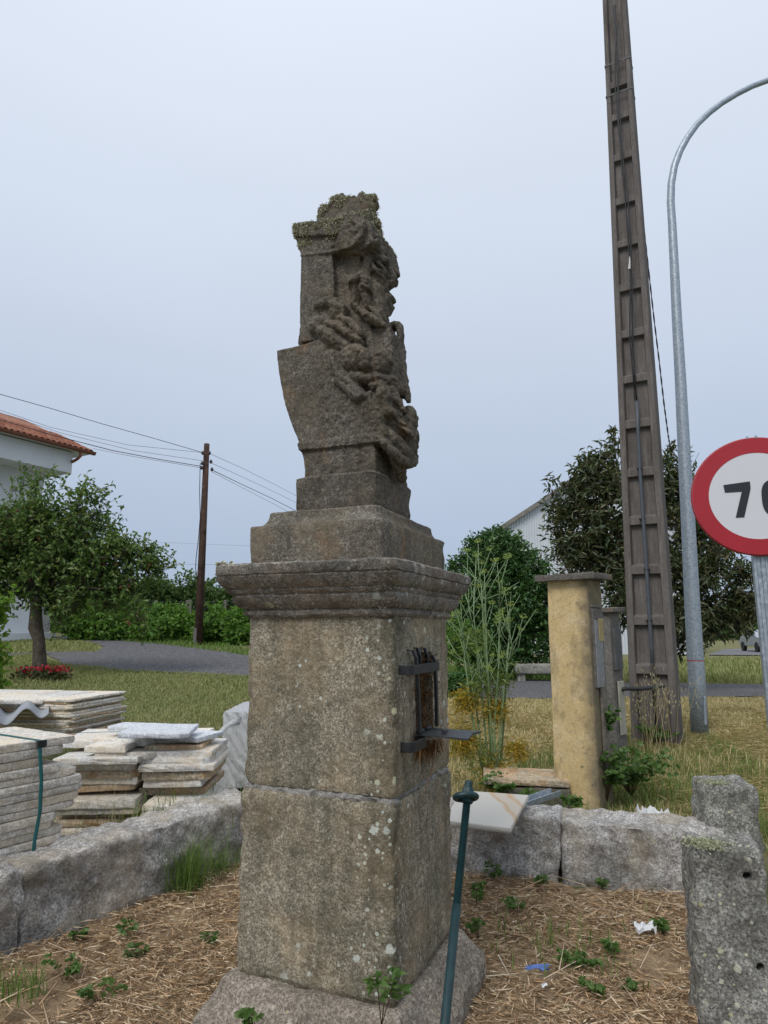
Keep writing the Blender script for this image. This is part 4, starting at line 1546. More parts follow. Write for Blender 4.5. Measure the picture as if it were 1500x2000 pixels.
ZS = [-.3] + [k * .4 for k in range(1, 30)]
mb = MB()
for s in (-1, 1):
    for i in range(len(ZS) - 1):
        z0, z1 = ZS[i], ZS[i + 1]

        def ring(z):
            W, D, fl = wz(z), dz_(z), .085 - .03 * z / HP
            return [Vector((s * (W - fl - .02), -D + .085, z)), Vector((s * (W - fl), -D, z)), Vector((s * (W - .01), -D, z)), Vector((s * W, -D + .012, z)), Vector((s * W, D, z)), Vector((s * (W - fl - .02), D, z))]
        a, b = ring(z0), ring(z1)
        n0 = len(mb.v)
        mb.v += a + b
        for k in range(6):
            q = [n0 + k, n0 + (k + 1) % 6, n0 + (k + 1) % 6 + 6, n0 + k + 6]
            mb.f.append(q if s > 0 else q[::-1])
mb.build('flanges', POLEC, pole)
mb = MB()
for i in range(len(ZS) - 1):
    z0, z1 = ZS[i], ZS[i + 1]
    p = []
    for z in (z0, z1):
        W, D, fl = wz(z), dz_(z), .085 - .03 * z / HP
        wi = W - fl + .012
        p += [Vector((-wi, -D + .07, z)), Vector((wi, -D + .07, z)), Vector((wi, D - .03, z)), Vector((-wi, D - .03, z))]
    mb.hexa(p)
mb.build('web', POLEC, pole)
nW = Vector((math.sin(R(-30)), -math.cos(R(-30)), 0))
fwd = Vector((math.sin(R(-30)) * 1, -math.cos(R(-30)), 0))
plane_p = pc + Vector((-math.sin(R(30)), -math.cos(R(30)), 0)) * .16
plane_n = Vector((-math.sin(R(30)), -math.cos(R(30)), 0))


def pole_z(px, py):
    r_ = Vector(ray(px, py))
    o = Vector((0, 0, EYE))
    t = (plane_p - o).dot(plane_n) / r_.dot(plane_n)
    return (o + r_ * t).z - pc.z


rungs = [(1208, 150), (1211, 215), (1216, 295), (1221, 382), (1227, 466), (1232, 553), (1238, 645), (1243, 735), (1249, 824), (1254, 920), (1258, 1015), (1263, 1112), (1268, 1212), (1273, 1308)]
for (x, y) in rungs:
    z = pole_z(x, y)
    if z > HP - .3:
        continue
    W, D, fl = wz(z), dz_(z), .085 - .03 * z / HP
    wi = W - fl + .004
    p = [Vector((-wi, -D + .010, z - .055)), Vector((wi, -D + .010, z - .055)), Vector((wi, -D + .085, z - .07)), Vector((-wi, -D + .085, z - .07)), Vector((-wi, -D + .010, z + .045)), Vector((wi, -D + .010, z + .045)), Vector((wi, -D + .085, z + .085)), Vector((-wi, -D + .085, z + .085))]
    MB().hexa(p).build('crossbar', POLEC, pole, bevel=.006)
z = pole_z(1288, 1450)
W, D = wz(.1), dz_(.1)
MB().hexa([Vector((-W + .07, -D + .006, -.2)), Vector((W - .07, -D + .006, -.2)), Vector((W - .07, -D + .08, -.2)), Vector((-W + .07, -D + .08, -.2)), Vector((-W + .075, -D + .006, .16)), Vector((W - .075, -D + .006, .16)), Vector((W - .08, -D + .08, .20)), Vector((-W + .08, -D + .08, .20))]).build('foot_panel', POLEC, pole, bevel=.006)


def on_pole(px, py, out=.0):
    z = pole_z(px, py)
    r_ = Vector(ray(px, py))
    o = Vector((0, 0, EYE))
    pp = pc + plane_n * (dz_(z) + out)
    t = (pp - o).dot(plane_n) / r_.dot(plane_n)
    g = o + r_ * t - pc
    g.x -= math.tan(TILT) * g.z
    return Matrix.Rotation(R(30), 3, 'Z') @ g


GREYC = plain('grey plastic conduit', (.075, .085, .10), .5, 0, .4, .15, 20)
BLK = plain('black cable', (.012, .012, .013), .5, 0, .4, .2, 20)
mb = MB().tube([on_pole(x, y, .012) for x, y in ((1244, 782), (1246, 840), (1250, 920), (1256, 1010), (1260, 1070), (1264, 1130), (1268, 1200), (1272, 1260), (1275, 1312))], .022, 8)
mb.build('conduit', GREYC, pole, True)
for (x, y) in ((1249, 915), (1254, 1014), (1263, 1112), (1268, 1212)):
    p = on_pole(x, y, .006)
    MB().box(p[:], (.066, .05, .026)).build('clamp', BLK, pole, bevel=.004)
mb = MB().tube([on_pole(x, y, .015) for x, y in ((1275, 1308), (1277, 1350), (1280, 1390), (1284, 1430), (1286, 1462))], .018, 7)
mb.tube([on_pole(x, y, .03) for x, y in ((1272, 1300), (1278, 1350), (1278, 1390), (1284, 1430))], .012, 6)
mb.build('cable_tail', BLK, pole, True)
up = [(1197, 10), (1202, 60), (1205, 120), (1208, 180), (1213, 260), (1218, 330), (1222, 400), (1227, 470), (1231, 540), (1234, 600), (1236, 660), (1239, 720), (1243, 784)]
for k, o_ in enumerate((0, 6, -4)):
    mb = MB().tube([on_pole(x + o_ * math.sin(i * .9 + k * 2), y, .02 + .006 * k) for i, (x, y) in enumerate(up)], .009 if k < 2 else .006, 6)
    mb.build('cable', BLK, pole, True)
p = on_pole(1230, 512, .03)
MB().tube([p + Vector((0, 0, .08)), p, p - Vector((.01, 0, .10))], [.006, .012, .018], 6).build('frayed_end', plain('white insulation', (.6, .6, .58), .8), pole)
for y in (110, 172):
    z = pole_z(1205, y)
    W, D = wz(z) + .004, dz_(z) + .004
    MB().ribbon([(-W, -D, z), (W, -D, z), (W, D, z), (-W, D, z), (-W, -D - .001, z)], (0, 0, 1), .025, .006).build('steel_band', IRON, pole)
# twisted cable hanging off its right-hand side
tw = [at(x, y, pc.y + q) for x, y, q in ((1228, 215, .22), (1240, 300, .2))] + [at(x, y, pc.y + .1) for x, y in ((1250, 380), (1256, 430), (1266, 520), (1277, 620), (1288, 710), (1297, 790), (1305, 850), (1310, 880))]
fine = []
for a, b in zip(tw[:-1], tw[1:]):
    for k in range(14):
        fine.append(a.lerp(b, k / 14))
root = empty('twisted_cable', tw[-1])
tag(root, 'black twisted cable dropping down beside the right edge of the concrete pole', 'cable')
for ph in (0, math.pi):
    MB().tube([p + Vector((.005 * math.cos(i * .8 + ph), .005 * math.sin(i * .8 + ph), 0)) - tw[-1] for i, p in enumerate(fine)], .006, 6).build('strand', BLK, root, True)

# ------------------------------------------------------------------ galvanised street lamp
lc = gp(1367, 1440)
LY = lc.y
m = Mat('galvanised steel', .5, .55, .5)
m.color(m.ramp(m.voro(55, 'F1', 'Color'), [(.1, (.25, .30, .35)), (.5, (.34, .385, .43)), (.9, (.44, .48, .52))]))
rr = m.n('MapRange')
m.l(m.noise(12, 4), rr.inputs['Value'])
rr.inputs['To Min'].default_value = .38
rr.inputs['To Max'].default_value = .65
m.l(rr.outputs[0], m.b.inputs['Roughness'])
GALV = m.m
lamp = empty('street_lamp', lc)
tag(lamp, 'galvanised street lamp post whose curved arm reaches out of the frame on the right', 'street lamp')
path = [(1367, 1440), (1361, 1330), (1352, 1180), (1344, 1020), (1336, 880), (1329, 740), (1322, 620), (1317, 520), (1313, 440), (1310, 395), (1311, 360), (1317, 325), (1328, 295), (1343, 268), (1362, 242), (1385, 220), (1410, 201), (1440, 183), (1470, 168), (1500, 157)]
pts = [at(x, y, LY) for x, y in path]
e = pts[-1] - pts[-2]
for k in range(1, 5):
    pts.append(pts[-1] + Vector((e.x * 1.1, 0, e.z * (1 - .25 * k))))
rs = []
for i, p in enumerate(pts):
    t = min(1, (p.z - lc.z) / 7.5)
    rs.append(.112 * (1 - t) + .058 * t if i < 9 else .056 - .014 * min(1, (i - 9) / 9))
pts[0] = pts[0] + Vector((0, 0, -.1))
MB().tube([p - lc for p in pts], rs, 20).build('post', GALV, lamp, True)
p = pts[-1] - lc
mb = MB()
mb.tube([p, p + Vector((.15, 0, .02)), p + Vector((.5, 0, .02)), p + Vector((.8, 0, 0))], [.05, .11, .14, .05], 14)
mb.build('lamp_head', plain('lamp head grey', (.35, .36, .37), .5), lamp, True)
# inspection door and red band
p = at(1376, 1388, LY - .1) - lc
MB().box((p.x, p.y, p.z), (.035, .06, .36), Matrix.Rotation(.05, 3, 'Y')).build('inspection_door', GALV, lamp, bevel=.01)
zb = at(1358, 1290, LY).z - lc.z
xb = at(1358.5, 1290, LY).x - lc.x
tb = (zb) / 7.5
rb = (.112 * (1 - tb) + .058 * tb) + .0015
MB().tube([(xb - .0001, 0, zb - .006), (xb, 0, zb + .006)], rb, 20, False).build('red_band', plain('red tape', (.40, .05, .04), .6), lamp, True)

# ------------------------------------------------------------------ speed limit sign
sc_ = at(1479, 968, 3.3)
SR = .3
sign = empty('speed_limit_sign', (sc_.x, sc_.y, 0), R(-20))
tag(sign, 'round red-rimmed speed limit sign reading 70 on a grey post', 'traffic sign')
zc_ = sc_.z


def disc(r0, r1, y, n=72, back=None):
    mb = MB()
    v, f = [], []
    for i in range(n):
        a = 2 * math.pi * i / n
        v.append(Vector((r1 * math.cos(a), y, zc_ + r1 * math.sin(a))))
    if r0 == 0:
        f.append(list(range(n)))
        if back is not None:
            v += [Vector((q.x, back, q.z)) for q in v]
            f += [[i, (i + 1) % n, (i + 1) % n + n, i + n] for i in range(n)] + [list(range(n, 2 * n))[::-1]]
    else:
        v += [Vector((r0 * math.cos(2 * math.pi * i / n), y, zc_ + r0 * math.sin(2 * math.pi * i / n))) for i in range(n)]
        f += [[i, (i + 1) % n, (i + 1) % n + n, i + n] for i in range(n)]
    return mb.add(v, f)


m = Mat('retroreflective white', .45, 0, .5)
wv = m.n('TexWave')
wv.bands_direction = 'Z'
wv.inputs['Scale'].default_value = 28
wv.inputs['Distortion'].default_value = .4
m.l(m.vec, wv.inputs['Vector'])
m.color(m.ramp(wv.outputs['Fac'], [(0, (.60, .60, .64)), (.5, (.64, .64, .675))]))
WHITE_R = m.m
disc(0, SR, 0, back=.02).build('plate', GALV, sign)
disc(0, SR * .745, -.0024).build('white_field', WHITE_R, sign)
RED = plain('sign red', (.37, .009, .019), .4, 0, .5, .06, 6)
disc(SR * .74, SR * .998, -.0036).build('red_ring', RED, sign)
MB().tube([Vector((SR * .998 * math.cos(a), .008, zc_ + SR * .998 * math.sin(a))) for a in np.linspace(0, 2 * math.pi, 73)], .007, 8, False).build('rim', RED, sign, True)
INK = plain('sign black', (.017, .020, .026), .5, 0, .4, .1, 8)


def flat(pix2, y, name):
    n = len(pix2)
    v = [Vector((x, y, zc_ + z)) for x, z in pix2]
    MB().add(v, [list(range(n))]).build(name, INK, sign)


# seven: bar and slanted stem, cut from 240 px disc measurements (1 px = 2.5 mm)
k = SR / 120.0
kx = SR / 132.0


def s7(pts):
    return [((x - 1479) * kx, (968 - y) * k) for x, y in pts]


flat(s7([(1413, 942), (1467, 938), (1467, 953), (1449, 1011), (1432, 1011), (1449, 958), (1415, 958)]), -.0050, 'digit_seven')
cx = 1516
mb = MB()
n = 48
v = []
for i in range(n):
    a = 2 * math.pi * i / n
    ca, sa = math.cos(a), math.sin(a)
    e = .72
    v.append(((cx - 1479 + 29 * math.copysign(abs(ca) ** e, ca)) * kx, -.0050, zc_ + (968 - 974.5 + 37.5 * math.copysign(abs(sa) ** e, sa)) * k))
for i in range(n):
    a = 2 * math.pi * i / n
    ca, sa = math.cos(a), math.sin(a)
    e = .72
    v.append(((cx - 1479 + 13 * math.copysign(abs(ca) ** e, ca)) * kx, -.0050, zc_ + (968 - 974.5 + 22 * math.copysign(abs(sa) ** e, sa)) * k))
mb.add([Vector(q) for q in v], [[i, (i + 1) % n, (i + 1) % n + n, i + n] for i in range(n)])
mb.build('digit_zero', INK, sign)
mb = MB()
prof = [(-.042, .022), (-.042, .078), (.042, .078), (.042, .022), (.030, .022), (.026, .028), (.012, .028), (.008, .022), (-.008, .022), (-.012, .028), (-.026, .028), (-.030, .022)]
n = len(prof)
v = [Vector((x, y, -.3)) for x, y in prof] + [Vector((x, y, zc_ + .22)) for x, y in prof]
mb.add(v, [[i, (i + 1) % n, (i + 1) % n + n, i + n] for i in range(n)] + [list(range(n))[::-1], list(range(n, 2 * n))])
mb.build('post', GALV, sign)
for sx_ in (-.02, .02):
    MB().tube([(sx_, 0, zc_ + SR - .001), (sx_, 0, zc_ + SR + .012)], .006, 6).build('bolt', GALV, sign)

# ------------------------------------------------------------------ white house with a tiled roof, far left
HY = 24.0
ecor = at(182, 882, HY)
hg = float(gz(-13, 24)) + .0
T1 = Vector((-.5, -.866, 0))                     # along the eave, towards the camera
N1 = Vector((.866, -.5, 0))                      # outwards from the facade
house = empty('white_house', (ecor.x, ecor.y, hg), math.atan2(T1.y, T1.x))
tag(house, 'white two-storey house with a red tiled roof and copper gutter at the left edge', 'house')
# local axes: x along the eave towards the camera, y = into the building (to the left of T1 seen from above is outward or inward)
YS = 1.0 if Vector((-T1.y, T1.x, 0)).dot(N1) < 0 else -1.0     # local +y * YS points into the building
EH = ecor.z - hg
WHITEW = plain('white house render', (.66, .68, .70), .9, 0, .2, .07, 1.5, .15, 60)
GREYW = plain('grey house render', (.38, .38, .36), .9, 0, .2, .12, 1.5)
TILE = Mat('red clay tile', .9, 0, .2)
rn = TILE.shift()
TILE.color(TILE.mix(TILE.ramp(TILE.noise(6, 4, .6), [(.4, 0.0), (.7, .6)]), TILE.ramp(rn, [(0, (.22, .075, .045)), (.5, (.30, .115, .07)), (1, (.36, .17, .11))]), (.12, .075, .06)))
TILE = TILE.m
COPPER = plain('copper gutter', (.22, .085, .05), .5, .2, .4, .2, 5)


def hb(x0, x1, y0, y1, z0, z1, name, mat, bevel=.01):
    c = ((x0 + x1) / 2, YS * (y0 + y1) / 2, (z0 + z1) / 2)
    return MB().box(c, (abs(x1 - x0), abs(y1 - y0), abs(z1 - z0))).build(name, mat, house, bevel=bevel)


zt_ = EH - .12
hb(.60, 14, .30, 8.5, zt_ - .80, zt_ - .02, 'upper_band', WHITEW)
hb(1.0, 14, 1.3, 8.5, -1.0, zt_ - .80, 'wall', WHITEW)
hb(-1.0, .998, 3.2, 8.4, -1.0, 2.1, 'side_wall', GREYW)
hb(.35, 14, .75, 1.298, -.6, .22, 'plinth', WHITEW)
hb(0, 14, 0.02, 8.6, EH - .10, EH - .04, 'eave_board', WHITEW)
# roof deck and clay tiles
SL = math.tan(R(24))
p = [(0, .05, EH - .035), (14, .05, EH - .035), (14, 4.6, EH - .035 + 4.55 * SL), (0, 4.6, EH - .035 + 4.55 * SL)]
MB().hexa([Vector((a, YS * b, c - .04)) for a, b, c in p] + [Vector((a, YS * b, c)) for a, b, c in p]).build('roof', TILE, house)
roof = [o for o in bpy.data.objects if o.name == 'roof'][0]
n = 8
v, f = [], []
for (yy, rr_) in ((0, .088), (.46, .072)):
    for k in range(n + 1):
        a = math.pi * k / n
        v.append(Vector((rr_ * math.cos(a), YS * yy * math.cos(math.atan(SL)), rr_ * math.sin(a) * .9 + yy * math.sin(math.atan(SL)))))
for k in range(n + 1):
    q = v[k]
    v.append(Vector((q.x * .82, q.y, q.z * .80)))
for k in range(n):
    f.append((k, k + 1, n + 1 + k + 1, n + 1 + k))
    f.append((k, 2 * n + 2 + k, 2 * n + 2 + k + 1, k + 1))
tme = MB().add(v, f).mesh('tile', True)
tme.materials.append(TILE)
cnt = 0
for r_ in range(6):
    for c_ in range(42):
        if cnt >= 296:
            break
        o = bpy.data.objects.new('tile', tme)
        o.location = (.10 + c_ * .215 + random.uniform(-.008, .008), YS * (-.02 + r_ * .37), EH - .03 + r_ * .37 * SL + random.uniform(0, .008))
        link(o, roof)
        cnt += 1
        # the channel between two covers is a tile laid upside down, seen as the dark gap
mb = MB()
g = []
for k in range(9):
    a = math.pi + math.pi * k / 8
    g.append((.10 * math.cos(a), .12 * math.sin(a)))
pts0 = [Vector((-.02, YS * (-.07) + YS * q[0], EH - .045 + q[1])) for q in g]
pts1 = [Vector((14, YS * (-.07) + YS * q[0], EH - .045 + q[1])) for q in g]
mb.add(pts0 + pts1, [(k, k + 1, k + 10, k + 9) for k in range(8)] + [list(range(9)), list(range(9, 18))])
gut = mb.build('gutter', COPPER, house, True)
MB().tube([(.55, YS * -.07, EH - .11), (.55, YS * -.07, EH - .30), (.62, YS * .0, EH - .42), (.62, YS * .22, EH - .48), (.64, YS * .28, EH - .50)], .055, 10).build('downspout', COPPER, gut, True)
# shuttered window under the band
FR = plain('dark window frame', (.035, .03, .028), .6)
wz0, wz1 = zt_ - 2.55, zt_ - 1.15
wn = hb(3.75, 5.7, 1.22, 1.32, wz0, wz1, 'window', FR)
for k in range(9):
    zz = wz1 - .10 - k * .14
    MB().box((4.72, YS * 1.20, zz), (1.75, .03, .125)).build('shutter_slat', plain('grey shutter', (.40, .42, .45), .7), wn, bevel=.01)
# wall lantern under the band
lx, ly, lz = 3.35, YS * .80, zt_ - .80
lan = empty('hanging_lantern', house.matrix_world @ Vector((0, 0, 0)))
bpy.context.view_layer.update()
lan.location = house.matrix_world @ Vector((lx, ly, lz))
tag(lan, 'small black lantern hanging under the overhang of the white house', 'lantern')
MB().tube([(0, 0, 0), (0, 0, -.12)], .015, 6).tube([(0, 0, -.12), (0, 0, -.2)], [.05, .14], 6).build('hood', IRON, lan)
MB().tube([(0, 0, -.2), (0, 0, -.45)], [.12, .075], 6).build('glass', plain('lantern glass', (.25, .27, .28), .2), lan)
MB().tube([(0, 0, -.45), (0, 0, -.52)], [.085, .02], 6).build('finial', IRON, lan)

# ------------------------------------------------------------------ wooden pole and overhead wires
WOODP = plain('creosoted pole wood', (.085, .052, .040), .95, 0, .2, .5, 6, .5, 40)
wb = gp(387, 1260)
wp_top = at(404, 867, wb.y)
wpole = empty('wooden_utility_pole', wb)
tag(wpole, 'leaning brown wooden utility pole by the hedge, carrying overhead wires', 'utility pole')
tp = wp_top - wb
MB().tube([(0, 0, -.2), tp * .5, tp], [.125, .108, .085], 12).build('pole', WOODP, wpole, True)
for (x, y, s) in ((396, 885, -1), (395, 905, -1), (412, 902, 1), (409, 885, 1), (414, 917, 1), (394, 914, -1)):
    p = at(x, y, wb.y - .15) - wb
    MB().tube([p - Vector((0, 0, .05)), p, p + Vector((0, 0, .06))], [.03, .05, .03], 8).build('insulator', plain('insulator dark', (.06, .05, .05), .5), wpole, True)
mb = MB().tube([at(x, y, wb.y - .12) - wb for x, y in ((391, 905), (390, 960), (391, 1010), (388, 1050), (383, 1090), (382, 1110), (386, 1135))], .012, 5)
mb.build('down_cable', BLK, wpole, True)
MB().box(at(381, 1247, wb.y - .1) - wb, (.10, .10, .6)).build('concrete_stub', CONC, wpole, bevel=.01)

WIRE = plain('overhead wire', (.05, .05, .055), .6)
wires = [('two thin wires highest at the left, meeting the wooden pole near its top', [(-60, 752), (0, 770), (100, 798), (200, 828), (300, 856), (396, 884)], 14, .016), ('thin wire just below the highest pair, left of the wooden pole', [(-60, 778), (0, 801), (100, 835), (250, 869), (396, 884)], 16, .010),
         ('thin wire sagging to the second insulator, left of the wooden pole', [(-60, 785), (0, 806), (120, 846), (260, 880), (396, 900)], 17, .010), ('thick bundled cable running from the left to the wooden pole', [(-60, 800), (0, 820), (100, 849), (220, 880), (310, 897), (394, 911)], 15, .020),
         ('lowest wire from the house eave to the wooden pole', [(182, 876), (240, 888), (310, 900), (394, 914)], 19, .012),
         ('uppermost wire from the wooden pole to behind the shrine', [(412, 887), (470, 913), (530, 943), (640, 1000)], 34, .012), ('second wire from the wooden pole towards the shrine', [(412, 904), (470, 930), (530, 958), (640, 1012)], 34, .012),
         ('thick lower cable from the wooden pole towards the shrine', [(414, 918), (470, 945), (530, 973), (640, 1030)], 34, .022), ('lowest wire from the wooden pole towards the shrine', [(413, 921), (470, 951), (530, 982), (640, 1042)], 34, .012),
         ('faint far wire crossing low behind the apple tree', [(270, 1058), (360, 1061), (480, 1066), (600, 1070)], 60, .014), ('faint far pair of wires low above the hedge', [(270, 1101), (360, 1102), (480, 1104), (600, 1105)], 60, .02)]
for lb, pix, yend, r_ in wires:
    n = len(pix)
    pts = []
    for i, (x, y) in enumerate(pix):
        if yend > 50:
            Yd = yend
        elif pix[0][0] < 400 and yend != 19:
            Yd = yend + (wb.y - .15 - yend) * i / (n - 1)
        elif yend == 19:
            Yd = HY - .6 + (wb.y - .15 - HY + .6) * i / (n - 1)
        else:
            Yd = wb.y - .15 + (yend - wb.y) * i / (n - 1)
        pts.append(at(x, y, Yd))
    o = MB().tube(pts, r_ * .55, 5).build('overhead_wire', WIRE, None, True)
    tag(o, lb, 'wire', 'overhead wires')

# ------------------------------------------------------------------ corrugated warehouse behind the bushes
WY = 42.0
SIDING = plain('white ribbed cladding', (.60, .63, .67), .6, .1, .4, .05, .4)
RIM = plain('fibre cement roof', (.24, .22, .20), .95, 0, .2, .3, 3)
w0 = at(986, 1024, WY)
wh = empty('warehouse', (w0.x, w0.y, 0))
tag(wh, 'white warehouse gable with vertical ribbed cladding behind the dark trees', 'building')
sl = (1024 - 946) / (1105 - 986) * .99
GW, eave = 11.0, w0.z
mb = MB()
nr_ = int(GW / .17)
v, f = [], []
for i in range(nr_ * 4 + 1):
    x = i * GW / (nr_ * 4)
    dy = (0, 0, -.045, -.045)[i % 4]
    zt = eave + sl * min(x, GW - x) - .12
    v += [Vector((x, dy, -.3)), Vector((x, dy, zt))]
for i in range(nr_ * 4):
    f.append((i * 2, i * 2 + 2, i * 2 + 3, i * 2 + 1))
mb.add(v, f)
mb.build('gable_cladding', SIDING, wh)
mb = MB()
mb.hexa([Vector(q) for q in ((0.05, .06, -.3), (GW - .05, .06, -.3), (GW - .05, 20, -.3), (.05, 20, -.3), (0.05, .06, eave - .2), (GW - .05, .06, eave - .2), (GW - .05, 20, eave - .2), (.05, 20, eave - .2))])
mb.build('hall_wall', SIDING, wh)
for s in (0, 1):
    e0, e1 = (-.5, GW / 2) if s == 0 else (GW + .5, GW / 2)
    z0, z1 = eave - .5 * sl, eave + sl * GW / 2
    p = [(e0, -.35, z0 - .22), (e1, -.35, z1 - .22), (e1, 20, z1 - .22), (e0, 20, z0 - .22), (e0, -.35, z0 + .08), (e1, -.35, z1 + .08), (e1, 20, z1 + .08), (e0, 20, z0 + .08)]
    MB().hexa([Vector(q) for q in p]).build('roof', RIM, wh)
MB().box((-.28, 10, eave - .42), (.5, 20.6, .28)).build('eave_gutter', RIM, wh)

# ------------------------------------------------------------------ stone bench
bc = gp(1040, 1331)
bench = empty('stone_bench', bc, R(-4))
tag(bench, 'low granite slab bench on stubby legs by the gravel lane', 'bench')
o = obj('seat', block((.82, .26, .14), .05, .06, .02, 5, None, 4.4), POST_STONE, bench)
o.location = (.32, .1, .36)
for x in (-.32, .9):
    o = obj('leg', block((.11, .18, .13), .02, .06, .01, 6, None, x), POST_STONE, bench)
    o.location = (x, .1, .11)

# ------------------------------------------------------------------ a car on the road far right
cc = at(1492, 1272, 46)
car = empty('parked_car', (cc.x, cc.y, float(gz(cc.x, cc.y)) + .05), R(80))
tag(car, 'pale car on the distant road, at the right edge beside the sign post', 'car')
CARP = plain('silver car paint', (.45, .47, .50), .3, .3, .5, .05, 2)
prof = [(-2.1, .35), (-2.15, .75), (-2.0, .95), (-1.3, 1.02), (-.7, 1.42), (.6, 1.45), (1.25, 1.05), (2.0, .92), (2.15, .7), (2.1, .35)]
n = len(prof)
MB().add([Vector((x, -.85, z)) for x, z in prof] + [Vector((x, .85, z)) for x, z in prof], [list(range(n)), list(range(n, 2 * n))[::-1]] + [[i, i + n, (i + 1) % n + n, (i + 1) % n] for i in range(n)]).build('body', CARP, car, bevel=.05)
for s in (-1, 1):
    MB().box((-.05, s * .855, 1.2), (1.5, .02, .30)).build('window', FR, car)
for x in (-1.3, 1.3):
    for s in (-1, 1):
        MB().tube([(x, s * .70, .32), (x, s * .9, .32)], .32, 16).build('wheel', BLK, car)

# ------------------------------------------------------------------ trees and bushes


def mass_part(*a):
    return mass(obj(*a))


BARK = plain('grey apple bark', (.095, .080, .062), .95, 0, .15, .5, 12, .9, 30)


def crown(clumps, n, k, slen, L_, W_, rng, up=.5, shell=.55, out_=1.0, droop=.2, tint=None, tw=.006, spread=.55, sub=7):
    """leafy shoots spread through ellipsoid clumps: (centre, radii, weight); each clump breaks into smaller ones with gaps between"""
    if sub:
        fine = []
        for c, r, w in clumps:
            for _ in range(sub):
                u = norm(rng.normal(size=3)) * rng.uniform(.25, 1.0)
                k_ = rng.uniform(.28, .52)
                fine.append((np.array(tuple(c)) + u * np.array(r), tuple(q * k_ for q in r), w * k_ ** 2))
        clumps = fine
    wts = np.array([c[2] for c in clumps], float)
    pick = rng.choice(len(clumps), n, p=wts / wts.sum())
    C = np.array([tuple(clumps[i][0]) for i in pick])
    Rr = np.array([clumps[i][1] for i in pick])
    u = norm(rng.normal(size=(n, 3)))
    rad = rng.uniform(0, 1, n) ** (1 - shell)
    P = C + u * Rr * rad[:, None]
    D = norm(u * out_ + [0, 0, up] + rng.normal(size=(n, 3)) * .5)
    sl = slen * rng.uniform(.5, 1.3, n)
    Q = P + D * sl[:, None]
    tv = prisms(P - D * sl[:, None] * .4, Q, tw, tw * .3)
    t = np.tile((np.arange(k) + .5) / k, (n, 1)) + rng.uniform(-.5, .5, (n, k)) / k
    base = P[:, None] + D[:, None] * (sl[:, None] * t)[..., None]
    ld = D[:, None] * .55 + rng.normal(size=(n, k, 3)) * spread * 1.6
    ld = ld.reshape(-1, 3)
    base = base.reshape(-1, 3)
    m_ = len(base)
    lv = leaves(base, ld, L_ * rng.uniform(.6, 1.25, m_), W_ * rng.uniform(.7, 1.2, m_), rng, .2, droop)
    return lv, tv


def tree(name, label, cat, base, trunk, limbs, clumps, n, k, slen, L_, W_, mat, rng, group=None, **kw):
    root = empty(name, base)
    tag(root, label, cat, group)
    B = Vector(base)
    MB().tube([Vector(p) - B for p, r in trunk], [r for p, r in trunk], 12).build('trunk', BARK, root, True)
    mb = MB()
    for lm in limbs:
        mb.tube([Vector(p) - B for p, r in lm], [r for p, r in lm], 7)
    if limbs:
        mass(mb.build('limbs', BARK, root, True))
    cl = [((np.array(tuple(c[0])) - np.array(tuple(B))), c[1], c[2]) for c in clumps]
    lv, tv = crown(cl, n, k, slen, L_, W_, rng, **kw)
    mass(obj('twigs', mesh_np('twigs', *tv), BARK, root))
    mass(obj('crown', mesh_np('crown', *lv), mat, root))
    return root


APPLE = leaf_mat('apple leaf', [(0.061, 0.121, 0.028), (0.097, 0.173, 0.041), (0.151, 0.234, 0.061), (0.081, 0.142, 0.036), (0.234, 0.274, 0.092)], .3, .5, .35)
HEDGE = leaf_mat('vine hedge leaf', [(0.077, 0.175, 0.031), (0.119, 0.245, 0.042), (0.175, 0.301, 0.059), (0.056, 0.119, 0.025)], .35, .5, .3)
LAUREL = leaf_mat('laurel leaf', [(0.034, 0.095, 0.022), (0.056, 0.140, 0.030), (0.085, 0.179, 0.043), (0.025, 0.068, 0.017)], .15, .38, .5)
LOQUAT = leaf_mat('loquat leaf', [(.038, .066, .024), (.066, .096, .036), (.100, .125, .054), (.135, .105, .050), (.046, .078, .028), (.165, .17, .095)], .18, .42, .45)
WOODS = leaf_mat('far wood leaf', [(0.063, 0.119, 0.039), (0.091, 0.154, 0.048), (0.126, 0.182, 0.063)], .25, .6, .2)
VINE = leaf_mat('young vine leaf', [(.12, .22, .035), (.18, .29, .05), (.10, .18, .03)], .45, .5, .3)
rg = np.random.default_rng(21)

# apple tree on the lawn
tb = gp(76, 1322)
ty = tb.y


def cl(px, py, rpx, dy=0.0, w=1.0, Yc=None, fl=1.0):
    Yc = (Yc or ty) + dy
    r_ = rpx * Yc / FPX
    return (at(px, py, Yc), (r_, r_, r_ * fl), w * rpx ** 2)


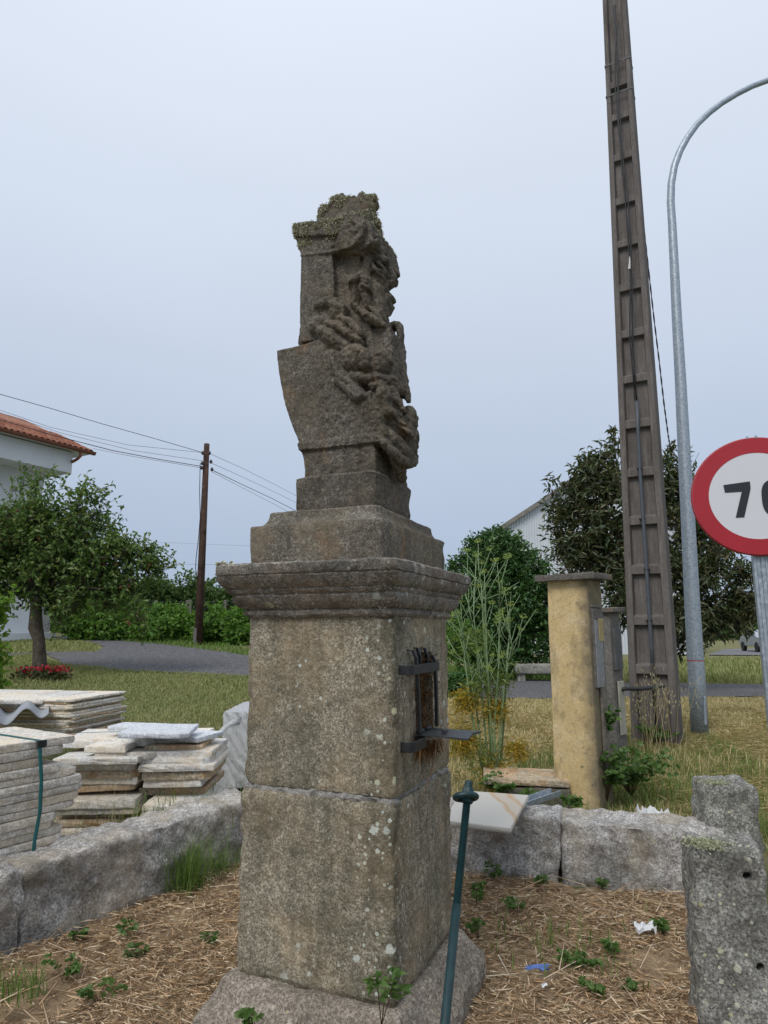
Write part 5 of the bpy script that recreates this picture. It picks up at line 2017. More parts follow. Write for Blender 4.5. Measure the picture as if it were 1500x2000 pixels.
t1, t2, t3 = at(74, 1250, ty), at(70, 1190, ty), at(72, 1150, ty)
trunk = [(tb - Vector((0, 0, .15)), .165), (tb + Vector((.01, 0, .1)), .135), (t1 + Vector((.02, 0, 0)), .105), (t1.lerp(t2, .4) - Vector((.03, 0, 0)), .13), (t2, .10), (t3, .10)]
limbs = []
ends = [(20, 1040), (90, 1010), (150, 1020), (190, 990), (240, 1090), (280, 1120), (60, 980), (-20, 1080), (130, 1130), (210, 1150)]
for i, (x, y) in enumerate(ends):
    e = at(x, y, ty + rg.uniform(-.8, .8))
    md = t3.lerp(e, .5) + Vector((0, 0, .12))
    limbs.append([(t3, .06), (t3.lerp(md, .5) + Vector((rg.normal() * .06, 0, .05)), .04), (md, .026), (md.lerp(e, .5) + Vector((rg.normal() * .08, 0, rg.normal() * .08)), .016), (e, .005)])
clumps = [cl(10, 1090, 60), cl(70, 1060, 62), cl(120, 1080, 62), cl(60, 1020, 38, 0, .7), cl(0, 1025, 40, 0, .7), cl(145, 1015, 38, 0, .7), cl(180, 1085, 48), cl(235, 1095, 34), cl(275, 1085, 24, 0, .8), cl(298, 1112, 20, 0, .8), cl(210, 1150, 42), cl(160, 1160, 50), cl(110, 1150, 50), cl(250, 1160, 34, 0, .7), cl(265, 1200, 24, 0, .4),
          cl(30, 1140, 55), cl(-40, 1080, 70), cl(190, 1000, 20, 0, .8), cl(200, 962, 11, 0, .6), cl(160, 962, 13, 0, .5), cl(95, 945, 12, 0, .6), cl(65, 962, 14, 0, .5), cl(125, 955, 10, 0, .4), cl(208, 1035, 20, 0, .6), cl(90, 930, 8, 0, .3), cl(115, 1190, 25, 0, .5), cl(318, 1115, 9, 0, .5), cl(310, 1080, 9, 0, .5), cl(256, 1065, 9, 0, .4), cl(102, 1215, 12, 0, .2), cl(45, 940, 10, 0, .3), cl(20, 960, 14, 0, .4)]
tree('apple_tree', 'spreading apple tree with a gnarled trunk on the lawn before the white house', 'tree', tb, trunk, limbs, clumps, 3900, 7, .36, .105, .055, APPLE, rg, up=.45, out_=.7, shell=.5)
# small apples turning red
mb = MB()
for i in range(60):
    c_ = clumps[rg.integers(0, 16)]
    p = c_[0] + Vector(tuple(norm(rg.normal(size=3)) * np.array(c_[1]) * rg.uniform(.6, 1))) - tb
    mb.add([v * .032 + p for v in ICV], ICF)
apple_root = [o for o in bpy.data.objects if o.name == 'apple_tree'][0]
mb.build('apples', plain('unripe apple', (.22, .10, .045), .5, 0, .4, .5, 4), apple_root, True)['kind'] = 'stuff'

# vine shoot coming in at the left edge
vb = on_ground(-5.6, 9.2)
vy = 9.2
cls = [cl(-36, 1200, 30, 0, 1, vy), cl(-4, 1186, 12, 0, .8, vy), cl(-38, 1260, 28, 0, 1, vy), cl(-16, 1300, 12, 0, .7, vy), cl(-28, 1330, 20, 0, .8, vy), cl(18, 1176, 7, 0, .4, vy)]
vb = Vector((at(-20, 1300, vy).x, vy, float(gz(-5.6, vy))))
tree('grape_vine', 'bright green vine with translucent leaves at the far left edge', 'vine', vb, [(vb, .03), (at(-15, 1250, vy), .025), (at(-10, 1180, vy), .012)], [], cls, 330, 6, .2, .10, .085, VINE, rg, up=.2, out_=.6, shell=.45, sub=0)

# laurel bush and its neighbours on the right
ly_ = 21.5
lb_ = on_ground(at(965, 1300, ly_).x, ly_)
cls = [cl(965, 1090, 52, 0, 1, ly_), cl(920, 1130, 48, 0, 1, ly_), cl(1015, 1130, 52, 0, 1, ly_), cl(985, 1180, 70, 0, 1, ly_), cl(920, 1200, 50, 0, 1, ly_), cl(1040, 1190, 50, 0, 1, ly_), cl(965, 1250, 62, 0, 1, ly_), cl(1040, 1250, 50, 0, 1, ly_), cl(965, 1052, 15, 0, .8, ly_), cl(935, 1075, 22, 0, .8, ly_), cl(1000, 1075, 24, 0, .8, ly_), cl(890, 1170, 30, 0, .6, ly_), cl(1062, 1150, 20, 0, .6, ly_), cl(1020, 1092, 16, 0, .6, ly_)]
tree('laurel_bush', 'dense dark green rounded laurel between the shrine and the warehouse', 'bush', lb_, [(lb_, .16), (lb_ + Vector((0, 0, 1.6)), .1)], [], cls, 4200, 8, .30, .15, .075, LAUREL, rg, up=.5, out_=.9, shell=.72, sub=0)
# loquat
qy = 16.5
qb = gp(1300, 1335)
qb = on_ground(at(1290, 1330, qy).x, qy)
q1, q2 = at(1295, 1270, qy), at(1290, 1200, qy)
limbs = []
for (x, y) in ((1100, 1000), (1140, 920), (1200, 900), (1300, 950), (1360, 1010), (1430, 1120), (1450, 1200), (1180, 1080), (1120, 1130), (1380, 1230), (1240, 960), (1310, 1080)):
    e = at(x, y, qy + rg.uniform(-.9, .9))
    limbs.append([(q2.lerp(q1, rg.uniform(0, .5)), .09), (q2.lerp(e, .3) + Vector((rg.normal() * .1, 0, .15)), .05), (q2.lerp(e, .65) + Vector((rg.normal() * .15, 0, .1)), .028), (e, .006)])
cls = [cl(1120, 990, 44, 0, 1, qy), cl(1160, 930, 42, 0, 1, qy), cl(1205, 960, 50, 0, 1, qy), cl(1170, 1040, 56, 0, 1, qy), cl(1110, 1060, 36, 0, .8, qy), cl(1145, 1110, 44, 0, .8, qy), cl(1210, 1110, 50, 0, 1, qy), cl(1300, 950, 40, 0, .9, qy), cl(1330, 1010, 52, 0, 1, qy), cl(1310, 1090, 56, 0, 1, qy), cl(1385, 1110, 56, 0, 1, qy), cl(1440, 1160, 46, 0, 1, qy), cl(1400, 1200, 50, 0, .9, qy), cl(1330, 1180, 56, 0, 1, qy), cl(1270, 1040, 50, 0, 1, qy), cl(1230, 1180, 46, 0, .8, qy), cl(1450, 1220, 30, 0, .6, qy), cl(1350, 1240, 40, 0, .6, qy), cl(1270, 1220, 50, 0, .7, qy),
       cl(1200, 870, 16, 0, .7, qy), cl(1310, 905, 22, 0, .6, qy), cl(1348, 940, 16, 0, .5, qy), cl(1090, 1025, 16, 0, .6, qy), cl(1105, 955, 18, 0, .6, qy), cl(1168, 895, 16, 0, .7, qy), cl(1085, 1085, 18, 0, .5, qy), cl(1207, 848, 9, 0, .4, qy), cl(1180, 888, 10, 0, .4, qy), cl(1352, 895, 7, 0, .3, qy)]
tree('loquat_tree', 'wide dark loquat tree with long drooping leaves behind the concrete pole', 'tree', qb, [(qb - Vector((0, 0, .1)), .22), (q1, .17), (q2, .14)], limbs, cls, 2900, 7, .38, .20, .062, LOQUAT, rg, up=.4, out_=.75, shell=.5, droop=.35)
# low bushes by the lane
for (x, y, r_, Yv, lb) in ((893, 1345, 30, 14.5, 'small dark bush peeping out from behind the right side of the shrine'), (905, 1250, 42, 20.0, 'mid green bush at the foot of the laurel, right of the shrine'), (960, 1290, 34, 20.5, 'low ivy covered bush left of the stone bench')):
    b_ = on_ground(at(x, y, Yv).x, Yv)
    tree('low_bush', lb, 'bush', b_, [(b_, .04), (b_ + Vector((0, 0, .3)), .02)], [], [cl(x, y, r_, 0, 1, Yv), cl(x + r_ * .5, y + r_ * .3, r_ * .8, 0, 1, Yv), cl(x - r_ * .4, y + r_ * .35, r_ * .8, 0, 1, Yv)], 620, 8, .2, .10, .055, HEDGE if 'mid' in lb else LAUREL, rg, 'low bushes by the lane', up=.4, out_=.8, shell=.6)
# hedge of vines along the lane: bushes standing shoulder to shoulder
hx = [(150, 1215, 34, 23.5), (200, 1218, 36, 23.2), (250, 1222, 36, 23), (300, 1226, 36, 22.5), (350, 1228, 34, 22), (425, 1232, 36, 21), (475, 1238, 38, 20.5)]
nm = ['at the corner of the white house', 'second from the white house', 'third from the white house', 'fourth from the white house', 'just left of the wooden pole', 'just right of the wooden pole', 'half hidden by the shrine']
for (x, y, r_, Yv), s in zip(hx, nm):
    b_ = on_ground(at(x, y, Yv).x, Yv)
    tree('hedge_bush', 'bright green leafy hedge bush ' + s, 'hedge', b_, [(b_ - Vector((0, 0, .1)), .05), (b_ + Vector((0, 0, .6)), .03)], [], [cl(x, y, r_, 0, 1, Yv), cl(x - r_ * .5, y + 8, r_ * .85, 0, 1, Yv), cl(x + r_ * .5, y + 10, r_ * .85, 0, 1, Yv), cl(x, y - r_ * .7, r_ * .6, .3, .7, Yv)], 700, 7, .26, .13, .10, HEDGE, rg, 'hedge along the lane', up=.4, out_=.7, shell=.6)
for (x, y, r_, Yv, lb) in ((400, 1150, 40, 36, 'rounded far tree rising above the hedge behind the wooden pole'), (340, 1165, 30, 38, 'far tree left of the wooden pole, behind the fence'), (455, 1165, 38, 36, 'far tree behind the fence, cut off by the shrine cornice'), (290, 1150, 36, 37, 'far grey-green tree behind the apple boughs'), (230, 1160, 40, 36, 'far tree behind the lower right boughs of the apple tree'), (170, 1150, 44, 36, 'far tree beside the white house, behind the apple tree')):
    b_ = on_ground(at(x, y, Yv).x, Yv)
    tree('far_tree', lb, 'tree', b_, [(b_, .25), (b_ + Vector((0, 0, 2)), .15)], [], [cl(x, y + 10, r_, 0, 1, Yv), cl(x - r_ * .6, y + r_ * .7, r_ * .8, 0, 1, Yv), cl(x + r_ * .6, y + r_ * .7, r_ * .8, 0, 1, Yv), cl(x, y + r_ * 1.2, r_, 0, 1, Yv)], 650, 7, .5, .24, .15, WOODS, rg, 'trees beyond the fence', up=.5, out_=.8, shell=.65)
# a belt of woodland closes the view
lv = []
for Yv, x0, x1, hh in ((95, -75, 90, 5.0),):
    n = 2600
    P = np.stack([rg.uniform(x0, x1, n), rg.uniform(Yv, Yv + 14, n), np.zeros(n)], -1)
    prof = hh * (.55 + .3 * np.sin(P[:, 0] * .13) + .25 * np.sin(P[:, 0] * .41 + 1))
    P[:, 2] = gz(P[:, 0], P[:, 1]) + rg.uniform(0, 1, n) * np.maximum(prof, .8)
    base = np.repeat(P, 6, 0) + rg.normal(size=(n * 6, 3)) * .5
    lv.append(leaves(base, rg.normal(size=(n * 6, 3)) + [0, 0, .3], rg.uniform(.5, 1.0, n * 6), rg.uniform(.4, .8, n * 6), rg, .2, .2))
v, f = join(lv)
tag(obj('distant_woods', mesh_np('woods', v, f), WOODS), 'low belt of distant woodland closing the horizon', 'woods', None, 'stuff')

# wire mesh fence behind the hedge
fence = empty('wire_fence', on_ground(-7.5, 25.0))
tag(fence, 'wire mesh fence with concrete posts behind the hedge', 'fence')
fo = Vector(fence.location)
fpts = []
for x in (170, 240, 305, 367, 372, 440, 520):
    p = at(x, 1172, 25.0)
    g_ = float(gz(p.x, 25.0))
    h_ = p.z - g_
    MB().box((p.x - fo.x, 0, h_ / 2 + g_ - fo.z), (.10, .10, h_)).build('post', CONC, fence, bevel=.01)
    fpts.append((p.x - fo.x, p.z - fo.z, g_ - fo.z))
x0, x1 = fpts[0][0], fpts[-1][0]
zt0 = fpts[0][1] - .05
mb = MB()
FW = plain('green fence wire', (.06, .10, .075), .6)
n = int((x1 - x0) / .16)
for i in range(n):
    x = x0 + i * (x1 - x0) / n
    for s in (-1, 1):
        xx = x + s * .9
        if x0 < xx < x1:
            mb.ribbon([(x, .06 + s * .004, zt0), (xx, .06 + s * .004, zt0 - 1.8)], (1, 0, 0), .007, .004)
for zz in (0, .6, 1.2):
    mb.ribbon([(x0, .062, zt0 - zz), (x1, .062, zt0 - zz)], (0, 0, 1), .01, .004)
mb.build('wire_mesh', FW, fence)['kind'] = 'stuff'

# ------------------------------------------------------------------ red flowers round the apple trunk
RED_P = leaf_mat('red petals', [(.35, .012, .03), (.45, .02, .045), (.28, .01, .02)], .2, .5, .3)
FL = leaf_mat('begonia leaf', [(.05, .05, .02), (.045, .08, .025), (.09, .05, .03)], .25, .5, .3)
for (x, y, lb) in ((46, 1322, 'red begonia left of the apple trunk'), (82, 1322, 'red begonia touching the right side of the apple trunk'), (98, 1323, 'red begonia in the middle of the row right of the apple trunk'), (117, 1324, 'red begonia at the right end of the row by the apple trunk')):
    g_ = gp(x, y + 6)
    r_ = empty('begonia', g_)
    tag(r_, lb, 'flower', 'begonias under the apple tree')
    n = 110
    P = rg.normal(size=(n, 3)) * [.10, .10, .05] + [0, 0, .10]
    P[:, 2] = np.abs(P[:, 2])
    mass_part('foliage', mesh_np('fol', *leaves(P, rg.normal(size=(n, 3)) + [0, 0, .6], rg.uniform(.04, .08, n), .05, rg)), FL, r_)
    n = 60
    P = rg.normal(size=(n, 3)) * [.09, .09, .03] + [0, 0, .19]
    mass_part('blooms', mesh_np('blo', *leaves(P, rg.normal(size=(n, 3)) + [0, 0, .5], .04, .04, rg)), RED_P, r_)

# ------------------------------------------------------------------ fennel gone to flower
FEN = plain('fennel stalk', (.21, .30, .15), .6, 0, .3, .25, 6)
FENY = leaf_mat('yellowed fennel threads', [(.62, .42, .06), (.70, .50, .09), (.46, .38, .08), (.34, .38, .10)], .3, .7, .2)
FENG = leaf_mat('green fennel threads', [(.20, .29, .09), (.28, .37, .12), (.36, .40, .13)], .3, .6, .2)
fy = 6.3
fb = on_ground(at(962, 1545, fy).x, fy)
fen = empty('fennel_plant', fb)
tag(fen, 'tall flowering fennel with yellowing feathery leaves, right of the shrine', 'fennel')
stems = [((960, 1540), (957, 1380), (945, 1240), (940, 1150), (932, 1085)), ((957, 1540), (945, 1400), (935, 1290), (925, 1200), (930, 1090)), ((966, 1540), (958, 1400), (950, 1260), (948, 1170), (946, 1120)), ((970, 1540), (965, 1420), (975, 1290), (975, 1190), (976, 1140)), ((974, 1540), (985, 1400), (990, 1290), (995, 1240), (994, 1215)), ((950, 1540), (922, 1400), (908, 1290), (902, 1210), (884, 1205)), ((962, 1540), (952, 1350), (930, 1260), (915, 1180), (900, 1130)), ((968, 1540), (978, 1420), (986, 1330), (1000, 1260), (992, 1215)), ((955, 1540), (938, 1450), (930, 1380), (920, 1310), (893, 1200))]
tips, nodes = [], []
for i, s in enumerate(stems):
    dy = rg.uniform(-.25, .25)
    pts = [at(x, y, fy + dy * j / 4) for j, (x, y) in enumerate(s)]
    MB().tube([p - fb for p in pts], [.012, .010, .0075, .005, .003], 7).build('stalk', FEN, fen, True)
    tips.append(pts[-1])
    nodes += [pts[1].lerp(pts[2], .5), pts[2], pts[2].lerp(pts[3], .5), pts[3], pts[3].lerp(pts[4], .5)]
mb = MB()
ends = []
for p in nodes:
    for _ in range(2):
        e = p + Vector((rg.normal() * .13, rg.normal() * .10, rg.uniform(.12, .40)))
        mb.tube([p - fb, p.lerp(e, .5) - fb + Vector((rg.normal() * .015, 0, -.02)), e - fb], [.005, .004, .0025], 5)
        ends.append(e)
mass(mb.build('side_shoots', FEN, fen, True))
um = []
for e in tips + ends[::2]:
    n = 14
    P = np.tile(np.array(e - fb), (n, 1))
    D = norm(rg.normal(size=(n, 3)) * [.7, .7, .25] + [0, 0, .8])
    um.append(leaves(P, D, .05, .005, rg, 0, 0))
    um.append(leaves(P + D * .045, rg.normal(size=(n, 3)), .014, .012, rg, .1, 0))
v, f = join(um)
obj('umbels', mesh_np('umb', v, f), FENG, fen)['kind'] = 'stuff'


def feather(px, py, Yv, n, sp, mat, name):
    c = at(px, py, Yv) - fb
    P = np.array(c) + rg.normal(size=(n, 3)) * sp
    D = rg.normal(size=(n, 3)) * [1, 1, .7]
    o = obj(name, mesh_np('fe', *leaves(P, D, rg.uniform(.04, .10, n), .0022, rg, 0, .3)), mat, fen)
    o['kind'] = 'stuff'


for (x, y, n, sp, mt) in ((912, 1370, 650, .060, FENY), (968, 1385, 650, .055, FENY), (905, 1445, 900, .065, FENY), (960, 1510, 420, .07, FENY), (1010, 1465, 350, .05, FENY), (972, 1330, 420, .07, FENG), (935, 1335, 260, .07, FENG), (940, 1480, 260, .09, FENG), (985, 1535, 350, .06, FENY), (925, 1250, 160, .08, FENG)):
    feather(x, y, fy, n, sp, mt, 'feathery_leaf')

# ------------------------------------------------------------------ weeds, brambles, grass
def bramble(px, py, Yv, spread, h, n, label, group, mat=None, hang=None, name='bramble', L_=.030, W_=.022):
    """a few arching stems with three-fingered leaves"""
    b_ = gp(px, py) if Yv is None else at(px, py, Yv)
    if Yv is None and in_poly(b_.x, b_.y, PLOT):
        b_.z = plot_z(b_.x, b_.y)
    root = empty(name, b_)
    tag(root, label, 'plant', group)
    mb = MB()
    P, D = [], []
    ns = max(3, n // 6)
    for i in range(ns):
        a = rg.uniform(0, 6.28)
        rr_ = spread * rg.uniform(.3, 1)
        e = Vector((math.cos(a) * rr_, math.sin(a) * rr_, h * rg.uniform(.4, 1)))
        md = e * .5 + Vector((0, 0, h * .25))
        mb.tube([(0, 0, -.02), md, e], [.0018, .0015, .0008], 5)
        for j in range(6):
            t = .3 + .7 * j / 5
            p = (Vector((0, 0, 0)).lerp(md, t * 2) if t < .5 else md.lerp(e, t * 2 - 1))
            d0 = np.array((math.cos(a + rg.normal()), math.sin(a + rg.normal()), rg.uniform(-.1, .5)))
            for s in (-.9, 0, .9):
                c_, s_ = math.cos(s), math.sin(s)
                P.append(np.array(p) + d0 * .012)
                D.append((d0[0] * c_ - d0[1] * s_, d0[0] * s_ + d0[1] * c_, d0[2] * .6))
    m_ = len(P)
    mass(mb.build('stems', STEM_BROWN, root, True))
    mass_part('foliage', mesh_np('fol', *leaves(np.array(P), np.array(D), L_ * rg.uniform(.6, 1.2, m_), W_ * rg.uniform(.7, 1.2, m_), rg, .18, .15)), mat or BRAMBLE, root)
    return root


W = 'weeds growing through the straw'
for (x, y, sp, h, n, lb) in ((125, 1925, .10, .10, 30, 'low clump of bramble leaves in the straw at the lower left, before the wall'), (195, 1970, .09, .07, 26, 'flat green weed near the bottom edge, left of the footing'), (245, 1855, .05, .09, 16, 'small seedling against the left wall foot, beside dead twigs'), (270, 1885, .04, .03, 8, 'two broad leaves flat on the straw before the left wall'), (405, 1860, .03, .03, 8, 'tiny green sprig in the straw just left of the shrine'), (150, 1855, .03, .06, 10, 'little weed in the joint at the foot of the left wall'),
                             (315, 1735, .07, .18, 30, 'upright bramble shoot beside the grass tuft at the left wall'), (930, 1790, .06, .12, 24, 'bramble seedling right beside the green rod'), (935, 1845, .06, .08, 22, 'dark green seedling lower down beside the green rod'), (1010, 1805, .06, .08, 24, 'small leafy weed in the straw mid way to the right wall'), (1140, 1905, .10, .09, 40, 'broadest bramble clump in the middle of the right straw'), (1205, 1885, .07, .08, 28, 'bramble clump nearest the gate post, behind the broadest one'), (1300, 1840, .05, .07, 18, 'leafy weed against the gate post'), (1160, 1965, .05, .05, 16, 'low weed near the bottom edge at the right'), (1220, 1955, .03, .03, 8, 'single leaf sprig near the bottom edge at the right'),
                             (960, 1735, .06, .11, 24, 'weed growing against the foot of the right wall near the rod'), (1060, 1745, .04, .06, 12, 'small weed at the foot of the right wall under its middle'), (1180, 1750, .03, .06, 9, 'tiny weed at the wall joint on the right')):
    bramble(x, y, None, sp, h, n, lb, W)
# seedling growing against the footing in front
bramble(745, 1990, 2.28, .08, .16, 12, 'reddish stemmed seedling in front of the near corner of the shrine', W, None, None, 'bramble', .042, .022)
bramble(500, 2010, 2.40, .05, .07, 12, 'small seedling in front of the footing at the bottom edge', W)
# brambles climbing about the pillars
V = 'brambles round the pillars'
for (x, y, Yv, sp, h, n, lb) in ((1186, 1560, 5.85, .18, .42, 120, 'bramble climbing the right side of the yellow pillar'), (1232, 1550, 6.1, .42, .36, 330, 'thick bramble mass between the yellow pillar and the pole'), (1115, 1580, 5.5, .10, .10, 40, 'low bramble at the base of the yellow pillar'), (1045, 1580, 5.6, .12, .16, 50, 'bramble sprawl left of the yellow pillar base'), (1280, 1455, 8.2, .25, .25, 110, 'dark bramble at the foot of the concrete pole'), (975, 1555, 5.9, .16, .16, 70, 'bramble at the foot of the fennel'), (1185, 1450, 5.95, .10, .30, 50, 'bramble shoots reaching up beside the wooden meter door')):
    bramble(x, y, Yv, sp, h, n, lb, V, BRAMBLE, None, 'bramble', .055, .042)


def tuft(px, py, Yv, n, h, sp, mat, label, group, name='grass_tuft', w=.005, lean=.7):
    b_ = gp(px, py) if Yv is None else at(px, py, Yv)
    if Yv is None and in_poly(b_.x, b_.y, PLOT):
        b_.z = plot_z(b_.x, b_.y)
    P = rg.normal(size=(n, 3)) * [sp, sp, 0]
    o = empty(name, b_)
    mass_part('blades', mesh_np('tuft', *blades(P, h * rg.uniform(.45, 1.1, n), np.full(n, w), lean * rg.uniform(.2, 1.2, n), rg)), mat, o)
    return tag(o, label, 'grass', group)


TG = 'grass tufts by the walls'
tuft(365, 1745, None, 330, .33, .06, GRASS_G, 'tall green grass tuft against the left wall beside the shrine', TG, w=.0035, lean=.95)
tuft(425, 1715, None, 220, .22, .07, GRASS_G, 'shorter green grass tuft between the tall tuft and the shrine', TG, w=.0035, lean=1.1)
tuft(40, 1960, None, 70, .14, .05, GRASS_G, 'thin grass tuft at the lower left corner', TG)
tuft(1110, 1870, None, 120, .10, .16, GRASS_G, 'sparse fresh grass in the straw before the right wall', TG)
tuft(300, 1620, 4.55, 90, .20, .16, GRASS_G, 'grass growing between the left wall and the slab piles', TG, lean=.9)
tuft(380, 1590, 4.75, 110, .20, .20, GRASS_G, 'grass fringe in front of the right slab pile', TG, lean=.9)
tuft(215, 1640, 4.35, 24, .34, .10, GRASS_Y, 'few dry grass stalks in front of the left slab pile', TG, lean=.4, w=.003)
tuft(1265, 1565, None, 260, .30, .30, GRASS_G, 'long grass before the concrete pole', TG, lean=.8, w=.006)
tuft(1330, 1500, None, 260, .26, .35, GRASS_Y, 'dry pale grass right of the concrete pole foot', TG, lean=.9, w=.006)
tuft(1480, 1640, None, 160, .30, .20, GRASS_G, 'green grass behind the gate post at the right edge', TG, lean=.9, w=.006)
tuft(1210, 1440, None, 160, .38, .18, GRASS_Y, 'dry stalks at the foot of the grey pillar', TG, lean=.5, w=.004)
# wild oats in front of the pole
b_ = gp(1285, 1480)
oat = empty('wild_oats', b_)
tag(oat, 'wild oats with pale hanging spikelets in front of the concrete pole', 'grass')
A, Bq, SP = [], [], []
for i in range(26):
    a = np.array((rg.normal() * .12, rg.normal() * .08, 0))
    e = a + [rg.normal() * .14, rg.normal() * .08, rg.uniform(.55, 1.05)]
    A.append(a)
    Bq.append(e)
    for _ in range(9):
        SP.append(a + (e - a) * rg.uniform(.7, 1.0) + [rg.normal() * .05, rg.normal() * .04, 0])
mass_part('stalks', mesh_np('st', *prisms(np.array(A), np.array(Bq), .003, .0015)), GRASS_Y, oat)
n = len(SP)
mass_part('spikelets', mesh_np('sp', *leaves(np.array(SP), rg.normal(size=(n, 3)) * .3 + [0, 0, -1], .045, .012, rg, .2, .1)), leaf_mat('oat spikelet', [(.50, .44, .30), (.42, .36, .22)], .3, .8, .2), oat)


def lawn(name, label, pix, n, h, w, mat, seed, lean=.8):
    r_ = np.random.default_rng(seed)
    poly = [tuple(gp(*q))[:2] for q in pix]
    c = scatter_in(poly, n, r_)
    # nearer blades shorter spacing: clump them
    k = np.array([fbm((x, y, 0), 1.1, 2, seed) for x, y in c])
    P = np.column_stack([c, gz(c[:, 0], c[:, 1])])
    hh = h * r_.uniform(.4, 1.2, n) * (1 + .6 * np.clip(k, -.8, 1))
    o = obj(name, mesh_np('lawn', *blades(P, hh, np.full(n, w) * (0.7 + .04 * P[:, 1]), lean * r_.uniform(.2, 1.2, n), r_)), mat)
    return tag(o, label, 'grass', None, 'stuff')


lawn('lawn_grass', 'mown dry lawn between the slab piles and the gravel lane', [(-160, 1440), (-160, 1294), (60, 1279), (120, 1297), (235, 1310), (400, 1317), (500, 1322), (560, 1600), (400, 1600), (280, 1500)], 62000, .055, .009, GRASS_D, 31)
lawn('lawn_grass', 'green tongue of grass beside the gravel by the house', [(-60, 1280), (-60, 1252), (100, 1250), (180, 1256), (200, 1265), (185, 1273)], 7000, .07, .016, GRASS_D, 32)
lawn('verge_grass', 'dry yellow grass on the right between the wall and the lane', [(860, 1600), (860, 1368), (1100, 1368), (1580, 1364), (1580, 1700), (1335, 1625), (1050, 1590)], 70000, .075, .008, GRASS_Y, 33)
lawn('verge_grass', 'greener rough grass round the pillars and the pole', [(1000, 1600), (1010, 1500), (1190, 1430), (1400, 1450), (1580, 1560), (1580, 1680), (1335, 1625)], 7000, .13, .006, GRASS_G, 34, .9)
lawn('verge_grass', 'tall pale grass on the bank beyond the lane at the right', [(1100, 1333), (1580, 1338), (1580, 1290), (1300, 1290), (1100, 1310)], 14000, .26, .02, GRASS_D, 35, .6)
lawn('verge_grass', 'grass strip between the lane and the hedge', [(120, 1244), (195, 1249), (350, 1264), (490, 1283), (490, 1268), (350, 1250), (150, 1238)], 6000, .12, .016, GRASS_G, 36)
lawn('verge_grass', 'green grass beyond the lane at the foot of the bushes', [(860, 1320), (1100, 1330), (1100, 1312), (860, 1306)], 6000, .18, .016, GRASS_G, 37)

# mown hay lying on the verge
r_ = np.random.default_rng(51)
poly = [tuple(gp(*q))[:2] for q in [(880, 1590), (880, 1400), (1580, 1385), (1580, 1640), (1335, 1600), (1180, 1470), (1040, 1480)]]
n = 26000
c = scatter_in(poly, n, r_)
kk = np.array([fbm((x, y, 0), .9, 2, 3.0) for x, y in c])
c = c[kk > -.12]
n = len(c)
az = r_.uniform(0, 2 * np.pi, n)
v, f = leaves(np.column_stack([c, gz(c[:, 0], c[:, 1]) + r_.uniform(.02, .07, n)]), np.stack([np.cos(az), np.sin(az), r_.normal(0, .2, n)], -1), r_.uniform(.05, .2, n), r_.uniform(.004, .009, n), r_, .1, .1)
tag(obj('mown_hay', mesh_np('hay', v, f), GRASS_Y), 'pale mown hay lying over the verge on the right', 'hay', None, 'stuff')

# ------------------------------------------------------------------ straw litter
r_ = np.random.default_rng(44)
vis = [(-2.6, 1.2), (-1.74, 3.25), (-.96, 4.50), (-.79, 4.78), (.47, 4.38), (1.31, 4.11), (1.75, 3.98), (1.75, 1.2)]
n = 90000
c = scatter_in(vis, n, r_)
dens = np.array([fbm((x, y, 0), 2.4, 3, 12.0) for x, y in c])
c = c[dens > r_.uniform(-.75, .25, len(c))]
keep = np.array([abs((x - SX) * AV.x + (y - SY) * AV.y) > .36 or abs((x - SX) * BV.x + (y - SY) * BV.y) > .38 for x, y in c])
c = c[keep]
n = len(c)
Z = np.array([plot_z(x, y) for x, y in c]) + r_.uniform(.0, .022, n)
az = r_.uniform(0, 2 * np.pi, n)
D = np.stack([np.cos(az), np.sin(az), r_.normal(0, .16, n)], -1)
ln = r_.uniform(.02, .11, n) * r_.uniform(.5, 1.1, n)
v, f = leaves(np.column_stack([c, Z]), D, ln, r_.uniform(.002, .006, n), r_, .1, .12)
tag(obj('straw_litter', mesh_np('straw', v, f), STRAW), 'dry brown straw and chopped stalks covering the walled plot', 'straw', None, 'stuff')
n = 900
c = scatter_in(vis, n, r_)
Z = np.array([plot_z(x, y) for x, y in c]) + r_.uniform(.008, .03, n)
az = r_.uniform(0, 2 * np.pi, n)
D = np.stack([np.cos(az), np.sin(az), r_.normal(0, .10, n)], -1)
A = np.column_stack([c, Z])
v, f = prisms(A, A + D * r_.uniform(.08, .30, n)[:, None], r_.uniform(.0015, .004, n), .0012)
tag(obj('dead_stalks', mesh_np('stalks', v, f), STRAW), 'longer dead stalks lying over the straw', 'straw', None, 'stuff')

# ------------------------------------------------------------------ litter and odd pieces
PAPER = plain('crumpled white paper', (.66, .67, .68), .8, 0, .3, .1, 20)


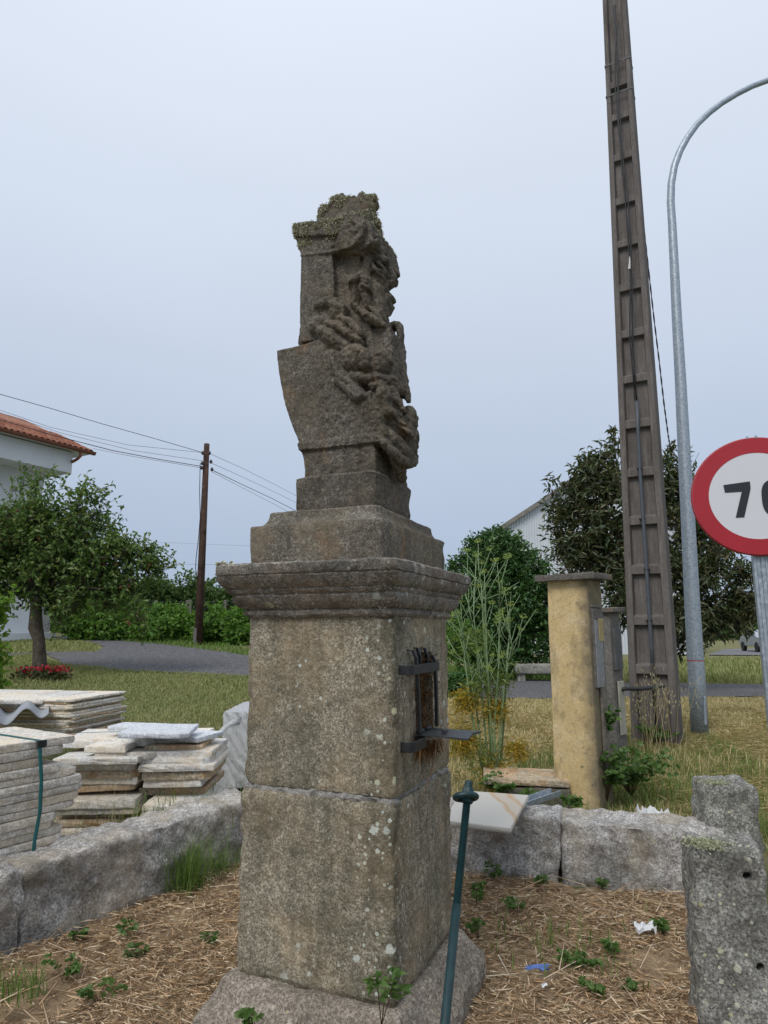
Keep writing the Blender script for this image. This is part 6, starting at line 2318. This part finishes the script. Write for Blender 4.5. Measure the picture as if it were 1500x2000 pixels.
def scrap(px, py, Yv, s, label, mat, flatn=.5, seed=0):
    b_ = gp(px, py) if Yv is None else at(px, py, Yv)
    if in_poly(b_.x, b_.y, PLOT):
        b_.z = plot_z(b_.x, b_.y)
    bm = bmesh.new()
    bmesh.ops.create_grid(bm, x_segments=9, y_segments=7, size=.5)
    for v_ in bm.verts:
        p = v_.co
        q = Vector((p.x * 3 + seed, p.y * 3, seed))
        v_.co = Vector((p.x * s[0] + .25 * s[0] * noise.noise(q), p.y * s[1] + .25 * s[1] * noise.noise(q + Vector((9, 0, 0))), .03 + s[2] * (.5 + .9 * noise.noise(q * 1.6 + Vector((0, 5, 0))))))
    bmesh.ops.solidify(bm, geom=bm.faces[:], thickness=.0015)
    me = bpy.data.meshes.new('scrap')
    bm.to_mesh(me)
    bm.free()
    o = obj('litter_scrap', me, mat)
    o.location = b_
    return tag(o, label, 'litter', 'scraps of litter')


scrap(1275, 1612, None, (.20, .14, .12), 'crumpled white plastic bag in the grass behind the right wall', PAPER, seed=1)
scrap(1192, 1612, None, (.07, .06, .03), 'small pinkish white carton scrap behind the right wall', plain('carton', (.62, .54, .54), .7), seed=2)
scrap(1262, 1845, None, (.10, .06, .04), 'torn white tissue on the straw near the gate post', PAPER, seed=3)
scrap(1052, 1925, None, (.10, .035, .015), 'blue and white crumpled wrapper on the straw', Mat('blue wrapper', .4).color((.10, .17, .42)).m, seed=4)
scrap(1064, 1962, None, (.025, .02, .01), 'tiny white paper bit on the straw below the blue wrapper', PAPER, seed=5)
# mossy stone step and a metal channel by the yellow pillar
o = obj('stone_step', block((.30, .20, .10), .02, .05, .012, 7, None, 3.3), granite('mossy step', (.07, .065, .05), (.14, .13, .10), (.22, .21, .17), 150, (.07, .06, .02), .6, .3))
sp_ = at(1045, 1555, 5.95)
o.location = (sp_.x, sp_.y + .1, .10)
o.rotation_euler = (0, 0, R(-8))
tag(o, 'mossy dark stone step on the ground left of the yellow pillar', 'stone step')
o = obj('stone_slab', slab_mesh([(-.36, -.22), (.34, -.22), (.36, .2), (-.34, .22)], .05, 91), PILE['rust'])
o.location = (sp_.x - .06, sp_.y + .12, .275)
o.rotation_euler = (.03, .02, R(-5))
tag(o, 'weathered slab lying on the mossy step left of the yellow pillar', 'stone slab')
mb = MB()
pr = [(-.05, .04), (-.045, 0), (.045, 0), (.05, .04), (.042, .04), (.038, .008), (-.038, .008), (-.042, .04)]
v = [Vector((x, 0, z)) for x, z in pr] + [Vector((x, .45, z)) for x, z in pr]
mb.add(v, [[i, (i + 1) % 8, (i + 1) % 8 + 8, i + 8] for i in range(8)] + [list(range(8)), list(range(8, 16))[::-1]])
o = mb.build('metal_channel', GALV)
o.location = at(1012, 1578, 5.05)
o.rotation_euler = (.05, 0, R(-50))
tag(o, 'grey metal channel offcut lying by the cream slab', 'metal channel')
